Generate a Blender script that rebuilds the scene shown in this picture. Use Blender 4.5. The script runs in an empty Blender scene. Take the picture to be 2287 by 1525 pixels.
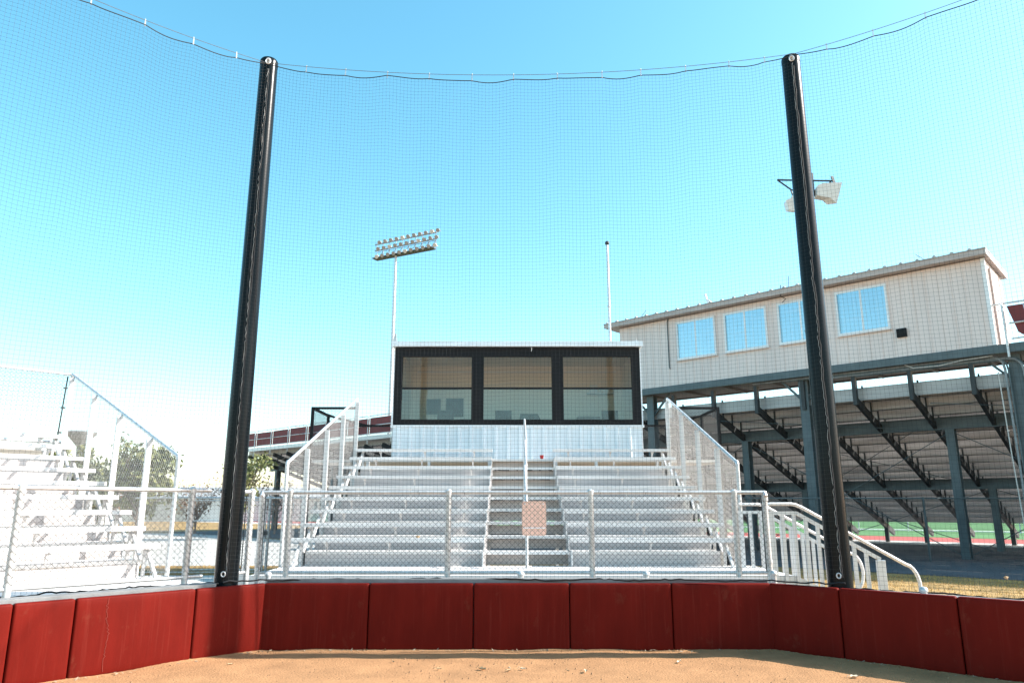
import bpy, bmesh, math, random
import numpy as np
from mathutils import Vector, Matrix
R = math.radians
random.seed(11)
rng = np.random.default_rng(5)
scene = bpy.context.scene
COL = scene.collection

# ------------------------------------------------------------------ camera, sky, sun, exposure
SUN_EL = 35.0
cam_d = bpy.data.cameras.new("camera")
cam_d.sensor_width = 36.0
cam_d.lens = 1620.0 / 2287.0 * 36.0
cam_d.clip_start = 0.05
cam_d.clip_end = 3000
cam = bpy.data.objects.new("camera", cam_d)
COL.objects.link(cam)
cam.location = (0, 0, 1.65)
cam.rotation_euler = (R(90 + 12.8), 0, 0)
scene.camera = cam

world = bpy.data.worlds.new("World")
scene.world = world
world.use_nodes = True
wn = world.node_tree
bg = wn.nodes["Background"]
sky = wn.nodes.new("ShaderNodeTexSky")
sky.sky_type = 'NISHITA'
sky.sun_disc = False
sky.sun_elevation = R(SUN_EL)
sky.sun_rotation = R(90)
sky.altitude = 0
sky.air_density = 1.0
sky.dust_density = 1.0
sky.ozone_density = 0.6
hs = wn.nodes.new("ShaderNodeHueSaturation")      # the photograph's cyan rendering of the sky
hs.inputs["Hue"].default_value = 0.467
hs.inputs["Saturation"].default_value = 1.27
wn.links.new(sky.outputs[0], hs.inputs["Color"])
wn.links.new(hs.outputs[0], bg.inputs[0])
bg.inputs[1].default_value = 0.14

sun_d = bpy.data.lights.new("sun", 'SUN')
sun_d.energy = 4.6
sun_d.angle = R(0.53)
sun_d.color = (1.0, 0.95, 0.87)
sun = bpy.data.objects.new("sun", sun_d)
COL.objects.link(sun)
sun.rotation_euler = (0, R(90 - SUN_EL), R(0.6))

vs = scene.view_settings
vs.view_transform = 'Standard'
vs.look = 'None'
vs.exposure = 1.4
vs.gamma = 1.0
vs.use_curve_mapping = False
scene.cycles.max_bounces = 8
scene.cycles.transparent_max_bounces = 16

# ------------------------------------------------------------------ materials
def mat(name, col, rough=0.6, metal=0.0, var=0.12, scale=8.0, bump=0.0, bscale=40.0, spec=0.5,
        stretch=(1, 1, 1), col2=None, coat=0.0, detail=6.0):
    m = bpy.data.materials.new(name)
    m.use_nodes = True
    nt = m.node_tree
    b = nt.nodes["Principled BSDF"]
    b.inputs["Roughness"].default_value = rough
    b.inputs["Metallic"].default_value = metal
    b.inputs["Specular IOR Level"].default_value = spec
    b.inputs["Coat Weight"].default_value = coat
    tc = nt.nodes.new("ShaderNodeTexCoord")
    mp = nt.nodes.new("ShaderNodeMapping")
    mp.inputs["Scale"].default_value = stretch
    nt.links.new(tc.outputs["Object"], mp.inputs[0])
    nz = nt.nodes.new("ShaderNodeTexNoise")
    nz.inputs["Scale"].default_value = scale
    nz.inputs["Detail"].default_value = detail
    nz.inputs["Roughness"].default_value = 0.62
    nt.links.new(mp.outputs[0], nz.inputs["Vector"])
    rp = nt.nodes.new("ShaderNodeValToRGB")
    c2 = col2 if col2 else tuple(max(0, c * (1 - var)) for c in col)
    c1 = col if col2 else tuple(min(1, c * (1 + var)) for c in col)
    rp.color_ramp.elements[0].position = 0.32
    rp.color_ramp.elements[1].position = 0.68
    rp.color_ramp.elements[0].color = (*c2, 1)
    rp.color_ramp.elements[1].color = (*c1, 1)
    nt.links.new(nz.outputs["Fac"], rp.inputs[0])
    nt.links.new(rp.outputs[0], b.inputs["Base Color"])
    if bump > 0:
        n2 = nt.nodes.new("ShaderNodeTexNoise")
        n2.inputs["Scale"].default_value = bscale
        n2.inputs["Detail"].default_value = 8
        nt.links.new(mp.outputs[0], n2.inputs["Vector"])
        bp = nt.nodes.new("ShaderNodeBump")
        bp.inputs["Strength"].default_value = bump
        bp.inputs["Distance"].default_value = 0.02
        nt.links.new(n2.outputs["Fac"], bp.inputs["Height"])
        nt.links.new(bp.outputs[0], b.inputs["Normal"])
    return m

M = {}
def pad_material():
    m = mat("pad_vinyl", (0.122, 0.0080, 0.0050), 0.55, 0, 0.14, 2.2, 0.14, 6.0, 0.06, (2.0, 2.0, 0.5))
    nt = m.node_tree; b = nt.nodes["Principled BSDF"]
    src = b.inputs["Base Color"].links[0].from_socket
    tc = nt.nodes.new("ShaderNodeTexCoord"); oi = nt.nodes.new("ShaderNodeObjectInfo")
    add = nt.nodes.new("ShaderNodeVectorMath"); add.operation = 'ADD'
    sc = nt.nodes.new("ShaderNodeVectorMath"); sc.operation = 'SCALE'; sc.inputs["Scale"].default_value = 37.0
    cmb = nt.nodes.new("ShaderNodeCombineXYZ")
    nt.links.new(oi.outputs["Random"], cmb.inputs[0]); nt.links.new(oi.outputs["Random"], cmb.inputs[1])
    nt.links.new(cmb.outputs[0], sc.inputs[0]); nt.links.new(tc.outputs["Object"], add.inputs[0]); nt.links.new(sc.outputs[0], add.inputs[1])
    def layer(prev, stretch, scale, lo, hi, col, amount):
        mp = nt.nodes.new("ShaderNodeMapping"); mp.inputs["Scale"].default_value = stretch
        nz = nt.nodes.new("ShaderNodeTexNoise"); nz.inputs["Scale"].default_value = scale; nz.inputs["Detail"].default_value = 9; nz.inputs["Roughness"].default_value = .7
        rp = nt.nodes.new("ShaderNodeMapRange"); rp.inputs["From Min"].default_value = lo; rp.inputs["From Max"].default_value = hi; rp.inputs["To Max"].default_value = amount
        mx = nt.nodes.new("ShaderNodeMix"); mx.data_type = 'RGBA'
        nt.links.new(add.outputs[0], mp.inputs[0]); nt.links.new(mp.outputs[0], nz.inputs["Vector"]); nt.links.new(nz.outputs["Fac"], rp.inputs["Value"])
        nt.links.new(rp.outputs["Result"], mx.inputs[0]); nt.links.new(prev, mx.inputs[6]); mx.inputs[7].default_value = (*col, 1)
        return mx.outputs[2]
    o = layer(src, (16, 16, .45), 1.6, .54, .80, (0.20, 0.034, 0.024), .5)      # runs of faded vinyl
    o = layer(o, (3, 3, 2), 2.0, .60, .85, (0.20, 0.075, 0.045), .4)              # dusty smudges
    o = layer(o, (30, 30, 30), 1.5, .70, .82, (0.30, 0.16, 0.10), .5)            # specks of clay
    nt.links.new(o, b.inputs["Base Color"])
    return m
M['pad'] = pad_material()
M['crack'] = mat("pad_crack", (0.30, 0.075, 0.055), 0.7)
M['pad_seam'] = mat("pad_seam", (0.10, 0.015, 0.012), 0.7)
M['dirt'] = mat("infield_dirt", (0.43, 0.228, 0.112), 0.95, 0, 0.16, 3.0, 0.6, 46.0, 0.1, col2=(0.325, 0.172, 0.085), detail=12)
M['ground'] = mat("dry_ground", (0.46, 0.29, 0.12), 0.95, 0, 0.3, 1.3, 0.6, 18.0, 0.2, col2=(0.20, 0.14, 0.065), detail=12)
M['concrete'] = mat("concrete", (0.50, 0.48, 0.45), 0.9, 0, 0.12, 1.5, 0.2, 40.0, 0.3, detail=10)
M['block'] = mat("grey_block", (0.20, 0.20, 0.20), 0.85, 0, 0.15, 6.0, 0.2, 40)
M['shaded_concrete'] = mat("shaded_concrete", (0.105, 0.11, 0.12), 0.9, 0, 0.2, 1.0, 0.25, 60.0, 0.3, detail=10)  # concrete under the grandstand, with its shade put into the dark colour
M['track'] = mat("running_track", (0.36, 0.06, 0.045), 0.9, 0, 0.15, 1.0)
M['turf'] = mat("turf_green", (0.09, 0.20, 0.075), 0.95, 0, 0.25, 0.4, 0.3, 8.0, 0.2)
M['line'] = mat("field_line", (0.75, 0.75, 0.72), 0.9)
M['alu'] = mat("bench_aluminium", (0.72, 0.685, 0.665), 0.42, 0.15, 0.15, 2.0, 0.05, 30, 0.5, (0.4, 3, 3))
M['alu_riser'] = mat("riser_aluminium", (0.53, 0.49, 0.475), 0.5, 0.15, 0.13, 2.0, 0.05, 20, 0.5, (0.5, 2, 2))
M['alu_frame'] = mat("frame_aluminium", (0.62, 0.61, 0.60), 0.45, 0.25, 0.10, 5.0)
M['galv'] = mat("galvanised_steel", (0.58, 0.58, 0.58), 0.42, 0.45, 0.16, 14.0, 0.05, 50)
M['wire'] = mat("fence_wire", (0.07, 0.07, 0.07), 0.5, 0.0, 0.2, 8.0)
M['wire_bright'] = mat("guard_wire", (0.42, 0.41, 0.40), 0.5, 0.4, 0.2, 8.0)
M['pole'] = mat("black_pole_paint", (0.005, 0.008, 0.010), 0.24, 0, 0.25, 3.0, 0.03, 30, 0.14, (2, 2, 0.3), coat=0.0)
M['black'] = mat("black_trim", (0.008, 0.008, 0.009), 0.55, 0, 0.2, 5.0, spec=0.2)
M['black_wire'] = mat("black_wire", (0.02, 0.02, 0.02), 0.5, 0, 0.2, 5.0)
M['net'] = mat("net_twine", (0.028, 0.03, 0.033), 0.8, 0, 0.2, 5.0)
M['rope'] = mat("net_rope", (0.018, 0.018, 0.02), 0.8, 0, 0.2, 5.0)
M['cable'] = mat("steel_cable", (0.16, 0.16, 0.17), 0.45, 0.5, 0.2, 20.0)
M['clip'] = mat("clip_white", (0.55, 0.53, 0.50), 0.5, 0.1, 0.1, 20.0)
M['booth'] = mat("booth_white_panel", (0.70, 0.75, 0.78), 0.35, 0.0, 0.05, 2.0, 0.03, 12, 0.5)
M['trim'] = mat("white_trim", (0.76, 0.77, 0.78), 0.45, 0, 0.05, 4.0)
M['inner'] = mat("booth_inner_wall", (0.86, 0.80, 0.72), 0.85, 0, 0.08, 30.0)
M['inner_dark'] = mat("booth_board", (0.12, 0.10, 0.09), 0.7)
M['beige'] = mat("beige_panel", (0.72, 0.62, 0.585), 0.6, 0, 0.05, 1.2, 0.03, 10, 0.4, (1, 1, 0.3))
M['beige_trim'] = mat("beige_trim", (0.45, 0.385, 0.36), 0.6, 0, 0.08, 2.0)
M['roof'] = mat("roof_metal", (0.40, 0.39, 0.38), 0.5, 0.2, 0.1, 2.0)
M['steel'] = mat("grandstand_steel", (0.085, 0.115, 0.125), 0.55, 0.1, 0.2, 2.5, 0.05, 20)
M['steel_dark'] = mat("grandstand_stringer", (0.030, 0.036, 0.038), 0.6, 0.1, 0.2, 2.5)
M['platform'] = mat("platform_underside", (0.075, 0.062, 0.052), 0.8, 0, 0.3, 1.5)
M['plank'] = mat("stand_plank", (0.36, 0.345, 0.335), 0.45, 0.25, 0.22, 0.9, 0.05, 10, 0.5, (0.5, 3, 3))  # darker than the risers: shade of the undersides put into the colour
M['plank_low'] = mat("stand_riser", (0.47, 0.455, 0.45), 0.6, 0.1, 0.35, 0.6, 0.05, 10, 0.4, (0.5, 3, 3))  # lighter than the planks; streaks paint light passing between the rows
M['banner'] = mat("maroon_banner", (0.16, 0.030, 0.032), 0.75, 0, 0.15, 2.0)
M['banner_shadow'] = mat("shaded_banner", (0.10, 0.075, 0.12), 0.75, 0, 0.15, 2.0)  # shadow on the maroon banner, painted as a dark purple
M['sign'] = mat("peach_sign", (0.82, 0.48, 0.36), 0.6, 0, 0.06, 5.0)
M['red'] = mat("red_plastic", (0.55, 0.02, 0.02), 0.35, 0, 0.05, 5.0)
M['lamp'] = mat("lamp_housing", (0.66, 0.62, 0.56), 0.45, 0.1, 0.08, 4.0)
M['lamp_grey'] = mat("lamp_grey", (0.30, 0.31, 0.33), 0.4, 0.5, 0.15, 4.0)
M['twig'] = mat("pale_twigs", (0.34, 0.25, 0.20), 0.9, 0, 0.2, 12.0)
M['conduit'] = mat("grey_conduit", (0.22, 0.24, 0.25), 0.5, 0.3, 0.2, 6.0)
M['lace'] = mat("lacing_cord", (0.36, 0.36, 0.35), 0.7, 0, 0.3, 30.0)
M['blind'] = mat("window_blind", (0.50, 0.60, 0.66), 0.6, 0, 0.06, 3.0)
M['bark'] = mat("bark", (0.16, 0.12, 0.09), 0.9, 0, 0.25, 12.0, 0.4, 30)
M['leaf_a'] = mat("leaf_yellow_green", (0.20, 0.20, 0.06), 0.7, 0, 0.5, 1.2, col2=(0.09, 0.11, 0.035))
M['leaf_b'] = mat("leaf_dark_green", (0.12, 0.14, 0.06), 0.7, 0, 0.5, 1.2, col2=(0.028, 0.045, 0.018))
M['leaf_c'] = mat("leaf_rust", (0.20, 0.11, 0.06), 0.7, 0, 0.4, 1.2)
M['dead_leaf'] = mat("dead_leaf", (0.40, 0.27, 0.15), 0.8, 0, 0.3, 30.0)
M['pale_leaf'] = mat("pale_litter", (0.34, 0.25, 0.17), 0.8, 0, 0.3, 40.0)
M['pale_leaf2'] = mat("pale_dead_leaf", (0.58, 0.47, 0.34), 0.8, 0, 0.2, 40.0)
M['grass'] = mat("dry_grass_blade", (0.62, 0.37, 0.10), 0.8, 0, 0.35, 2.0, col2=(0.36, 0.23, 0.07))
M['stone'] = mat("small_clods", (0.28, 0.16, 0.085), 0.95, 0, 0.3, 60.0)
M['tank'] = mat("tank_steel", (0.20, 0.21, 0.22), 0.6, 0.2, 0.1, 1.0)
M['outbuilding'] = mat("outbuilding_wall", (0.62, 0.62, 0.60), 0.7, 0, 0.05, 1.0)

def glass_mat(name, tint, refl, rough=0.0, trans=True, back=(0.1, 0.1, 0.1)):
    m = bpy.data.materials.new(name)
    m.use_nodes = True
    nt = m.node_tree
    nt.nodes.clear()
    out = nt.nodes.new("ShaderNodeOutputMaterial")
    mix = nt.nodes.new("ShaderNodeMixShader")
    gl = nt.nodes.new("ShaderNodeBsdfGlossy")
    gl.inputs["Roughness"].default_value = rough
    gl.inputs["Color"].default_value = (0.95, 0.97, 1, 1)
    if trans:
        tr = nt.nodes.new("ShaderNodeBsdfTransparent")
        tr.inputs["Color"].default_value = (*tint, 1)
    else:
        tr = nt.nodes.new("ShaderNodeBsdfDiffuse")
        tr.inputs["Color"].default_value = (*back, 1)
    fr = nt.nodes.new("ShaderNodeFresnel")
    fr.inputs["IOR"].default_value = 1.5
    ma = nt.nodes.new("ShaderNodeMath")
    ma.operation = 'ADD'
    ma.inputs[1].default_value = refl
    ma.use_clamp = True
    # slight waviness so the reflections are not perfectly flat
    nz = nt.nodes.new("ShaderNodeTexNoise")
    nz.inputs["Scale"].default_value = 1.7
    bp = nt.nodes.new("ShaderNodeBump")
    bp.inputs["Strength"].default_value = 0.04
    bp.inputs["Distance"].default_value = 0.05
    nt.links.new(nz.outputs["Fac"], bp.inputs["Height"])
    nt.links.new(bp.outputs[0], gl.inputs["Normal"])
    nt.links.new(fr.outputs[0], ma.inputs[0])
    nt.links.new(ma.outputs[0], mix.inputs[0])
    nt.links.new(tr.outputs[0], mix.inputs[1])
    nt.links.new(gl.outputs[0], mix.inputs[2])
    nt.links.new(mix.outputs[0], out.inputs[0])
    return m
M['glass'] = glass_mat("booth_glass", (1.0, 0.97, 0.93), -0.026)
M['glass_low'] = glass_mat("booth_glass_double", (0.90, 0.95, 0.93), 0.015)
M['glass_sky'] = glass_mat("press_box_glass", (0.5, 0.6, 0.65), 0.30, 0.02, False, (0.30, 0.42, 0.48))
M['glass_clear'] = glass_mat("sliding_glass", (0.80, 0.88, 0.92), 0.22, 0.01)

# ------------------------------------------------------------------ mesh helpers
V = Vector
class MB:
    def __init__(self):
        self.v = []; self.f = []
    def add(self, vs, fs):
        n = len(self.v)
        self.v.extend([tuple(p) for p in vs])
        self.f.extend([tuple(i + n for i in q) for q in fs])
    def obox(self, c, ax, ay, az):
        c = V(c); ax = V(ax); ay = V(ay); az = V(az)
        p = [c + sx * ax + sy * ay + sz * az for sz in (-1, 1) for sy in (-1, 1) for sx in (-1, 1)]
        self.add(p, [(0, 2, 3, 1), (4, 5, 7, 6), (0, 1, 5, 4), (2, 6, 7, 3), (0, 4, 6, 2), (1, 3, 7, 5)])
    def box(self, x0, x1, y0, y1, z0, z1):
        self.obox(((x0 + x1) / 2, (y0 + y1) / 2, (z0 + z1) / 2), ((x1 - x0) / 2, 0, 0), (0, (y1 - y0) / 2, 0), (0, 0, (z1 - z0) / 2))
    def bar(self, p, q, w, h, upv=(0, 0, 1)):
        p = V(p); q = V(q); d = (q - p); L = d.length; d = d / L
        s = d.cross(V(upv))
        if s.length < 1e-5:
            s = d.cross(V((1, 0, 0)))
        s.normalize(); u = s.cross(d)
        self.obox((p + q) / 2, d * L / 2, s * w / 2, u * h / 2)
    def tube(self, p, q, r, n=10, r2=None, caps=True):
        self.path([p, q], r, n, caps, r2)
    def path(self, pts, r, n=10, caps=True, r2=None):
        pts = [V(p) for p in pts]
        k = len(pts)
        t0 = (pts[1] - pts[0]).normalized()
        a = t0.cross(V((0, 0, 1)))
        if a.length < 1e-3:
            a = t0.cross(V((0, 1, 0)))
        a.normalize()
        vs = []
        for i, p in enumerate(pts):
            if i == 0: t = t0
            elif i == k - 1: t = (pts[-1] - pts[-2]).normalized()
            else: t = ((pts[i + 1] - p).normalized() + (p - pts[i - 1]).normalized()).normalized()
            a = (a - t * a.dot(t)); a.normalize()
            b = t.cross(a)
            rr = r if r2 is None else r + (r2 - r) * i / (k - 1)
            for j in range(n):
                an = 2 * math.pi * j / n
                vs.append(p + (a * math.cos(an) + b * math.sin(an)) * rr)
        fs = []
        for i in range(k - 1):
            for j in range(n):
                j2 = (j + 1) % n
                fs.append((i * n + j, i * n + j2, (i + 1) * n + j2, (i + 1) * n + j))
        if caps:
            fs.append(tuple(range(n - 1, -1, -1)))
            fs.append(tuple(range((k - 1) * n, k * n)))
        self.add(vs, fs)
    def lathe(self, c, prof, n=16, axis=(0, 0, 1)):
        c = V(c); ax = V(axis).normalized()
        a = ax.cross(V((0, 1, 0)))
        if a.length < 1e-3: a = ax.cross(V((1, 0, 0)))
        a.normalize(); b = ax.cross(a)
        vs = []; fs = []
        for (r, h) in prof:
            for j in range(n):
                an = 2 * math.pi * j / n
                vs.append(c + ax * h + (a * math.cos(an) + b * math.sin(an)) * r)
        for i in range(len(prof) - 1):
            for j in range(n):
                j2 = (j + 1) % n
                fs.append((i * n + j, i * n + j2, (i + 1) * n + j2, (i + 1) * n + j))
        fs.append(tuple(range(n - 1, -1, -1)))
        fs.append(tuple(range((len(prof) - 1) * n, len(prof) * n)))
        self.add(vs, fs)
    def prism(self, poly, off):
        """extrude a planar polygon (list of 3D points) by the vector off"""
        poly = [V(p) for p in poly]; off = V(off); n = len(poly)
        self.add(poly + [p + off for p in poly],
                 [tuple(range(n - 1, -1, -1)), tuple(range(n, 2 * n))] + [(i, (i + 1) % n, n + (i + 1) % n, n + i) for i in range(n)])
    def build(self, name, m, parent=None, smooth=False, bevel=0.0, weld=False):
        me = bpy.data.meshes.new(name)
        off = V((0, 0, 0))
        me.from_pydata(self.v, [], self.f)
        me.materials.append(m)
        if bevel > 0 or weld:
            bm = bmesh.new(); bm.from_mesh(me)
            if bevel > 0:
                bmesh.ops.bevel(bm, geom=bm.edges[:], offset=bevel, segments=2, affect='EDGES', profile=0.6)
            bmesh.ops.recalc_face_normals(bm, faces=bm.faces[:])
            bm.to_mesh(me); bm.free()
        else:
            bm = bmesh.new(); bm.from_mesh(me)
            bmesh.ops.recalc_face_normals(bm, faces=bm.faces[:])
            bm.to_mesh(me); bm.free()
        o = bpy.data.objects.new(name, me)
        COL.objects.link(o)
        if smooth:
            me.polygons.foreach_set('use_smooth', [True] * len(me.polygons))
            try:
                me.set_sharp_from_angle(angle=R(40))
            except Exception:
                pass
        if parent is not None:
            o.parent = parent
            if not parent.get('_local') and parent.get('_w'):
                pass
        return o

def tag(o, label=None, cat=None, group=None, kind=None):
    if label: o['label'] = label
    if cat: o['category'] = cat
    if group: o['group'] = group
    if kind: o['kind'] = kind
    return o
def thing(name, label, cat, loc=(0, 0, 0), rz=0.0, group=None):
    """an Empty at the base of a thing; its parts are built in its own local frame"""
    o = bpy.data.objects.new(name, None)
    COL.objects.link(o)
    o.empty_display_size = 0.2
    o.location = loc
    o.rotation_euler = (0, 0, rz)
    return tag(o, label, cat, group)
def copy_tree(o, parent=None):
    c = o.copy(); COL.objects.link(c)
    if parent is not None: c.parent = parent
    for ch in list(o.children):
        copy_tree(ch, c)
    return c

def clip2(p, d, poly):
    """clip the line p+t*d by a convex ccw 2D polygon -> t0,t1 or None"""
    t0, t1 = -1e9, 1e9
    n = len(poly)
    for i in range(n):
        a = poly[i]; b = poly[(i + 1) % n]
        nx, ny = -(b[1] - a[1]), (b[0] - a[0])
        den = d[0] * nx + d[1] * ny
        num = (p[0] - a[0]) * nx + (p[1] - a[1]) * ny
        if abs(den) < 1e-12:
            if num < 0: return None
            continue
        t = -num / den
        if den > 0: t0 = max(t0, t)
        else: t1 = min(t1, t)
    return (t0, t1) if t1 - t0 > 1e-4 else None

def chain_link(mb, origin, ex, poly, pitch=0.072, r=0.0022, sag=0.004):
    """diamond wire fabric in the vertical plane through origin along ex; poly = convex [(s,z)...] relative to origin"""
    o = V(origin); ex = V(ex).normalized(); ez = V((0, 0, 1)); ny = ex.cross(ez)
    area = sum(poly[i][0] * poly[(i + 1) % len(poly)][1] - poly[(i + 1) % len(poly)][0] * poly[i][1] for i in range(len(poly)))
    if area < 0: poly = poly[::-1]
    lo = min(min(a + b for a, b in poly), min(a - b for a, b in poly)) - pitch
    hi = max(max(a + b for a, b in poly), max(a - b for a, b in poly)) + pitch
    k = math.floor(lo / pitch)
    while k * pitch < hi:
        for sgn in (1, -1):
            c = clip2((k * pitch, 0), (1, -sgn), poly)
            if c:
                a = o + ex * (k * pitch + c[0]) - ez * (sgn * c[0])
                b = o + ex * (k * pitch + c[1]) - ez * (sgn * c[1])
                j = ny * (sgn * 0.0025)
                mb.tube(a + j, b + j, r, 3, caps=False)
        k += 1

# ------------------------------------------------------------------ ground
def sheet(name, m, pts, z, kind='structure'):
    mb = MB(); mb.add([(x, y, z) for x, y in pts], [tuple(range(len(pts)))])
    o = mb.build(name, m)
    o['kind'] = kind
    return o
# the grandstand's own axes (its length runs away to the left)
GAZ = R(-47.3)
gd = V((math.sin(GAZ), math.cos(GAZ), 0)); gn = V((math.cos(GAZ), -math.sin(GAZ), 0))
def G(u, v): 
    p = gd * u + gn * v
    return (p.x, p.y)
sheet('ground', M['ground'], [(-900, -700), (900, -700), (900, 1200), (-900, 1200)], 0.0)
# infield dirt: fine displaced grid near the wall so the surface is uneven
def dirt_sheet():
    mb = MB()
    nx, ny = 260, 140
    def pile(x, y):
        dd = 9.06 - y
        dd = min(dd, (x - CLX) * .73 - (y - 9.06) * .68, -(x - CRX) * .667 - (y - 9.06) * .745)
        return .020 * math.exp(-max(0, dd) / .05) * (.6 + .4 * math.sin(5 * x + 2 * y) * math.sin(2.3 * x + 1))
    CLX, CRX = -2.94, 3.07
    x0, x1, y0, y1 = -8.0, 8.0, 5.2, 9.12
    ph = rng.random(12) * 6.28
    for j in range(ny + 1):
        for i in range(nx + 1):
            x = x0 + (x1 - x0) * i / nx; y = y0 + (y1 - y0) * j / ny
            e = min(1, (y - y0) / .5)
            z = 0.012 + e * (0.006 * math.sin(1.3 * x + ph[0]) * math.sin(1.9 * y + ph[1]) + 0.004 * math.sin(4.1 * x + 2.2 * y + ph[2]) + 0.0025 * math.sin(9 * x - 6 * y + ph[3]) + .0012 * rng.standard_normal()) + pile(x, y)
            mb.v.append((x, y, z))
    for j in range(ny):
        for i in range(nx):
            a = j * (nx + 1) + i
            mb.f.append((a, a + 1, a + nx + 2, a + nx + 1))
    # the rest of the infield, flat
    mb.add([(-14, -14, .012), (14, -14, .012), (14, 5.2, .012), (-14, 5.2, .012)], [(0, 1, 2, 3)])
    o = mb.build('infield_dirt', M['dirt'], smooth=True)
    o['kind'] = 'structure'
dirt_sheet()
sheet('walkway', M['concrete'], [(-14, 9.3), (3.2, 9.3), (3.2, 12.6), (3.9, 13.0), (3.9, 18.6), (-9, 18.6), (-14, 12)], 0.006)
sheet('concrete_apron', M['concrete'], [(-80, 21.5), (-4.0, 21.5), (-7.0, 33.0), (-20.0, 47.0), (-80, 50.0)], 0.006)
P = [G(-14, 20.6), G(50, 20.6), G(50, 36.6), G(-14, 36.6)]
sheet('pavement', M['shaded_concrete'], P, 0.010)
sheet('concrete_path', M['concrete'], [G(-30, 36.6), G(90, 36.6), G(90, 40.3), G(-30, 40.3)], 0.006)
sheet('running_track', M['track'], [G(-60, 40.3), G(110, 40.3), G(110, 45.8), G(-60, 45.8)], 0.006)
sheet('turf_field', M['turf'], [G(-60, 45.8), G(110, 45.8), G(110, 91), G(-60, 91)], 0.006)
sheet('field_line', M['line'], [G(-60, 59.0), G(110, 59.0), G(110, 59.8), G(-60, 59.8)], 0.012)
sheet('far_track', M['track'], [G(-60, 91.0), G(110, 91.0), G(110, 112.0), G(-60, 112.0)], 0.006)

# ------------------------------------------------------------------ padded backstop wall
CL = V((-2.94, 9.06, 0)); CR = V((3.07, 9.06, 0))           # inner corners of the pads
DL = V((-0.68, -0.73, 0)).normalized(); DR = V((0.745, -0.667, 0)).normalized()
def wall_pad(a, b, label):
    a = V(a); b = V(b); d = (b - a); L = d.length; d /= L
    nrm = V((-d.y, d.x, 0))
    if nrm.y > 0 and abs(nrm.y) > .3: nrm = -nrm
    th, h, g = 0.085, 0.752, 0.004
    o = thing('wall_pad', label, 'wall pad', a, 0, 'red wall pads along the backstop')
    bm = bmesh.new()
    nx, nz = 14, 10
    # closed cushion: grid-subdivided box
    def P_(s, t, w):
        # s,t in 0..1, w 0 back 1 front
        bul = 0.010 * (math.sin(math.pi * s) ** .6) * (math.sin(math.pi * t) ** .6) * w
        return d * (g + s * (L - 2 * g)) + V((0, 0, 0.006 + t * h)) + nrm * (-(th) * (1 - w) + bul)
    grid = {}
    for w in (0, 1):
        for i in range(nx + 1):
            for j in range(nz + 1):
                grid[(i, j, w)] = bm.verts.new(P_(i / nx, j / nz, w))
    for w in (0, 1):
        for i in range(nx):
            for j in range(nz):
                bm.faces.new([grid[(i, j, w)], grid[(i + 1, j, w)], grid[(i + 1, j + 1, w)], grid[(i, j + 1, w)]])
    for i in range(nx):
        for j in (0, nz):
            bm.faces.new([grid[(i, j, 0)], grid[(i + 1, j, 0)], grid[(i + 1, j, 1)], grid[(i, j, 1)]])
    for j in range(nz):
        for i in (0, nx):
            bm.faces.new([grid[(i, j, 0)], grid[(i, j + 1, 0)], grid[(i, j + 1, 1)], grid[(i, j, 1)]])
    bmesh.ops.recalc_face_normals(bm, faces=bm.faces[:])
    sharp = [e for e in bm.edges if len(e.link_faces) == 2 and e.calc_face_angle() > R(60)]
    bmesh.ops.bevel(bm, geom=sharp, offset=0.022, segments=3, affect='EDGES', profile=0.5)
    me = bpy.data.meshes.new('cover'); bm.to_mesh(me); bm.free()
    me.materials.append(M['pad'])
    me.polygons.foreach_set('use_smooth', [True] * len(me.polygons))
    c = bpy.data.objects.new('cover', me); COL.objects.link(c); c.parent = o
    # plywood backing
    mb = MB()
    mb.obox(d * L / 2 - nrm * (th + .012) + V((0, 0, .375)), d * (L / 2 - .006), nrm * .010, V((0, 0, .365)))
    mb.build('backing_board', M['pad_seam'], o)
    return o
seam = [-2.965, -1.70, -0.457, 0.683, 1.898, 3.095]
for i, lb in enumerate(['shaded red pad next to the left corner of the wall', 'shaded red pad below the left end of the bleachers',
                        'shaded red pad below the bleacher aisle, left of the peach sign', 'shaded red pad straight below the peach sign',
                        'shaded red pad next to the right corner of the wall']):
    wall_pad((seam[i], 9.06, 0), (seam[i + 1], 9.06, 0), lb)
lw = [-.03, 0.82, 2.02, 2.55, 3.77]
for i, lb in enumerate(['short red pad crossed by the dark shadow of a pole', 'wide sunlit red pad left of the pole shadow',
                        'narrow sunlit red pad near the left edge of the photo', 'sunlit red pad cut off by the left edge of the photo']):
    wall_pad(CL + DL * lw[i], CL + DL * lw[i + 1], lb)
_pads = [o for o in COL.objects if o.get('label') == 'wide sunlit red pad left of the pole shadow'][0]
mb = MB(); pts = []
for i in range(40):
    t = i / 39
    q = DL * (.90 + .012 * math.sin(9 * t) + .006 * rng.standard_normal() * (t < .8) - .02 * t) + V((.73, -.68, 0)) * .0098
    pts.append((q.x, q.y, .74 - .70 * t))
mb.path(pts, .0016, 4); mb.build('crack_line', M['crack'], _pads)
rw = [-.03, 0.78, 1.94, 3.14]
for i, lb in enumerate(['short shaded red pad at the foot of the right black pole', 'wide shaded red pad right of the right black pole',
                        'shaded red pad cut off by the right edge of the photo']):
    wall_pad(CR + DR * rw[i], CR + DR * rw[i + 1], lb)

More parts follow.
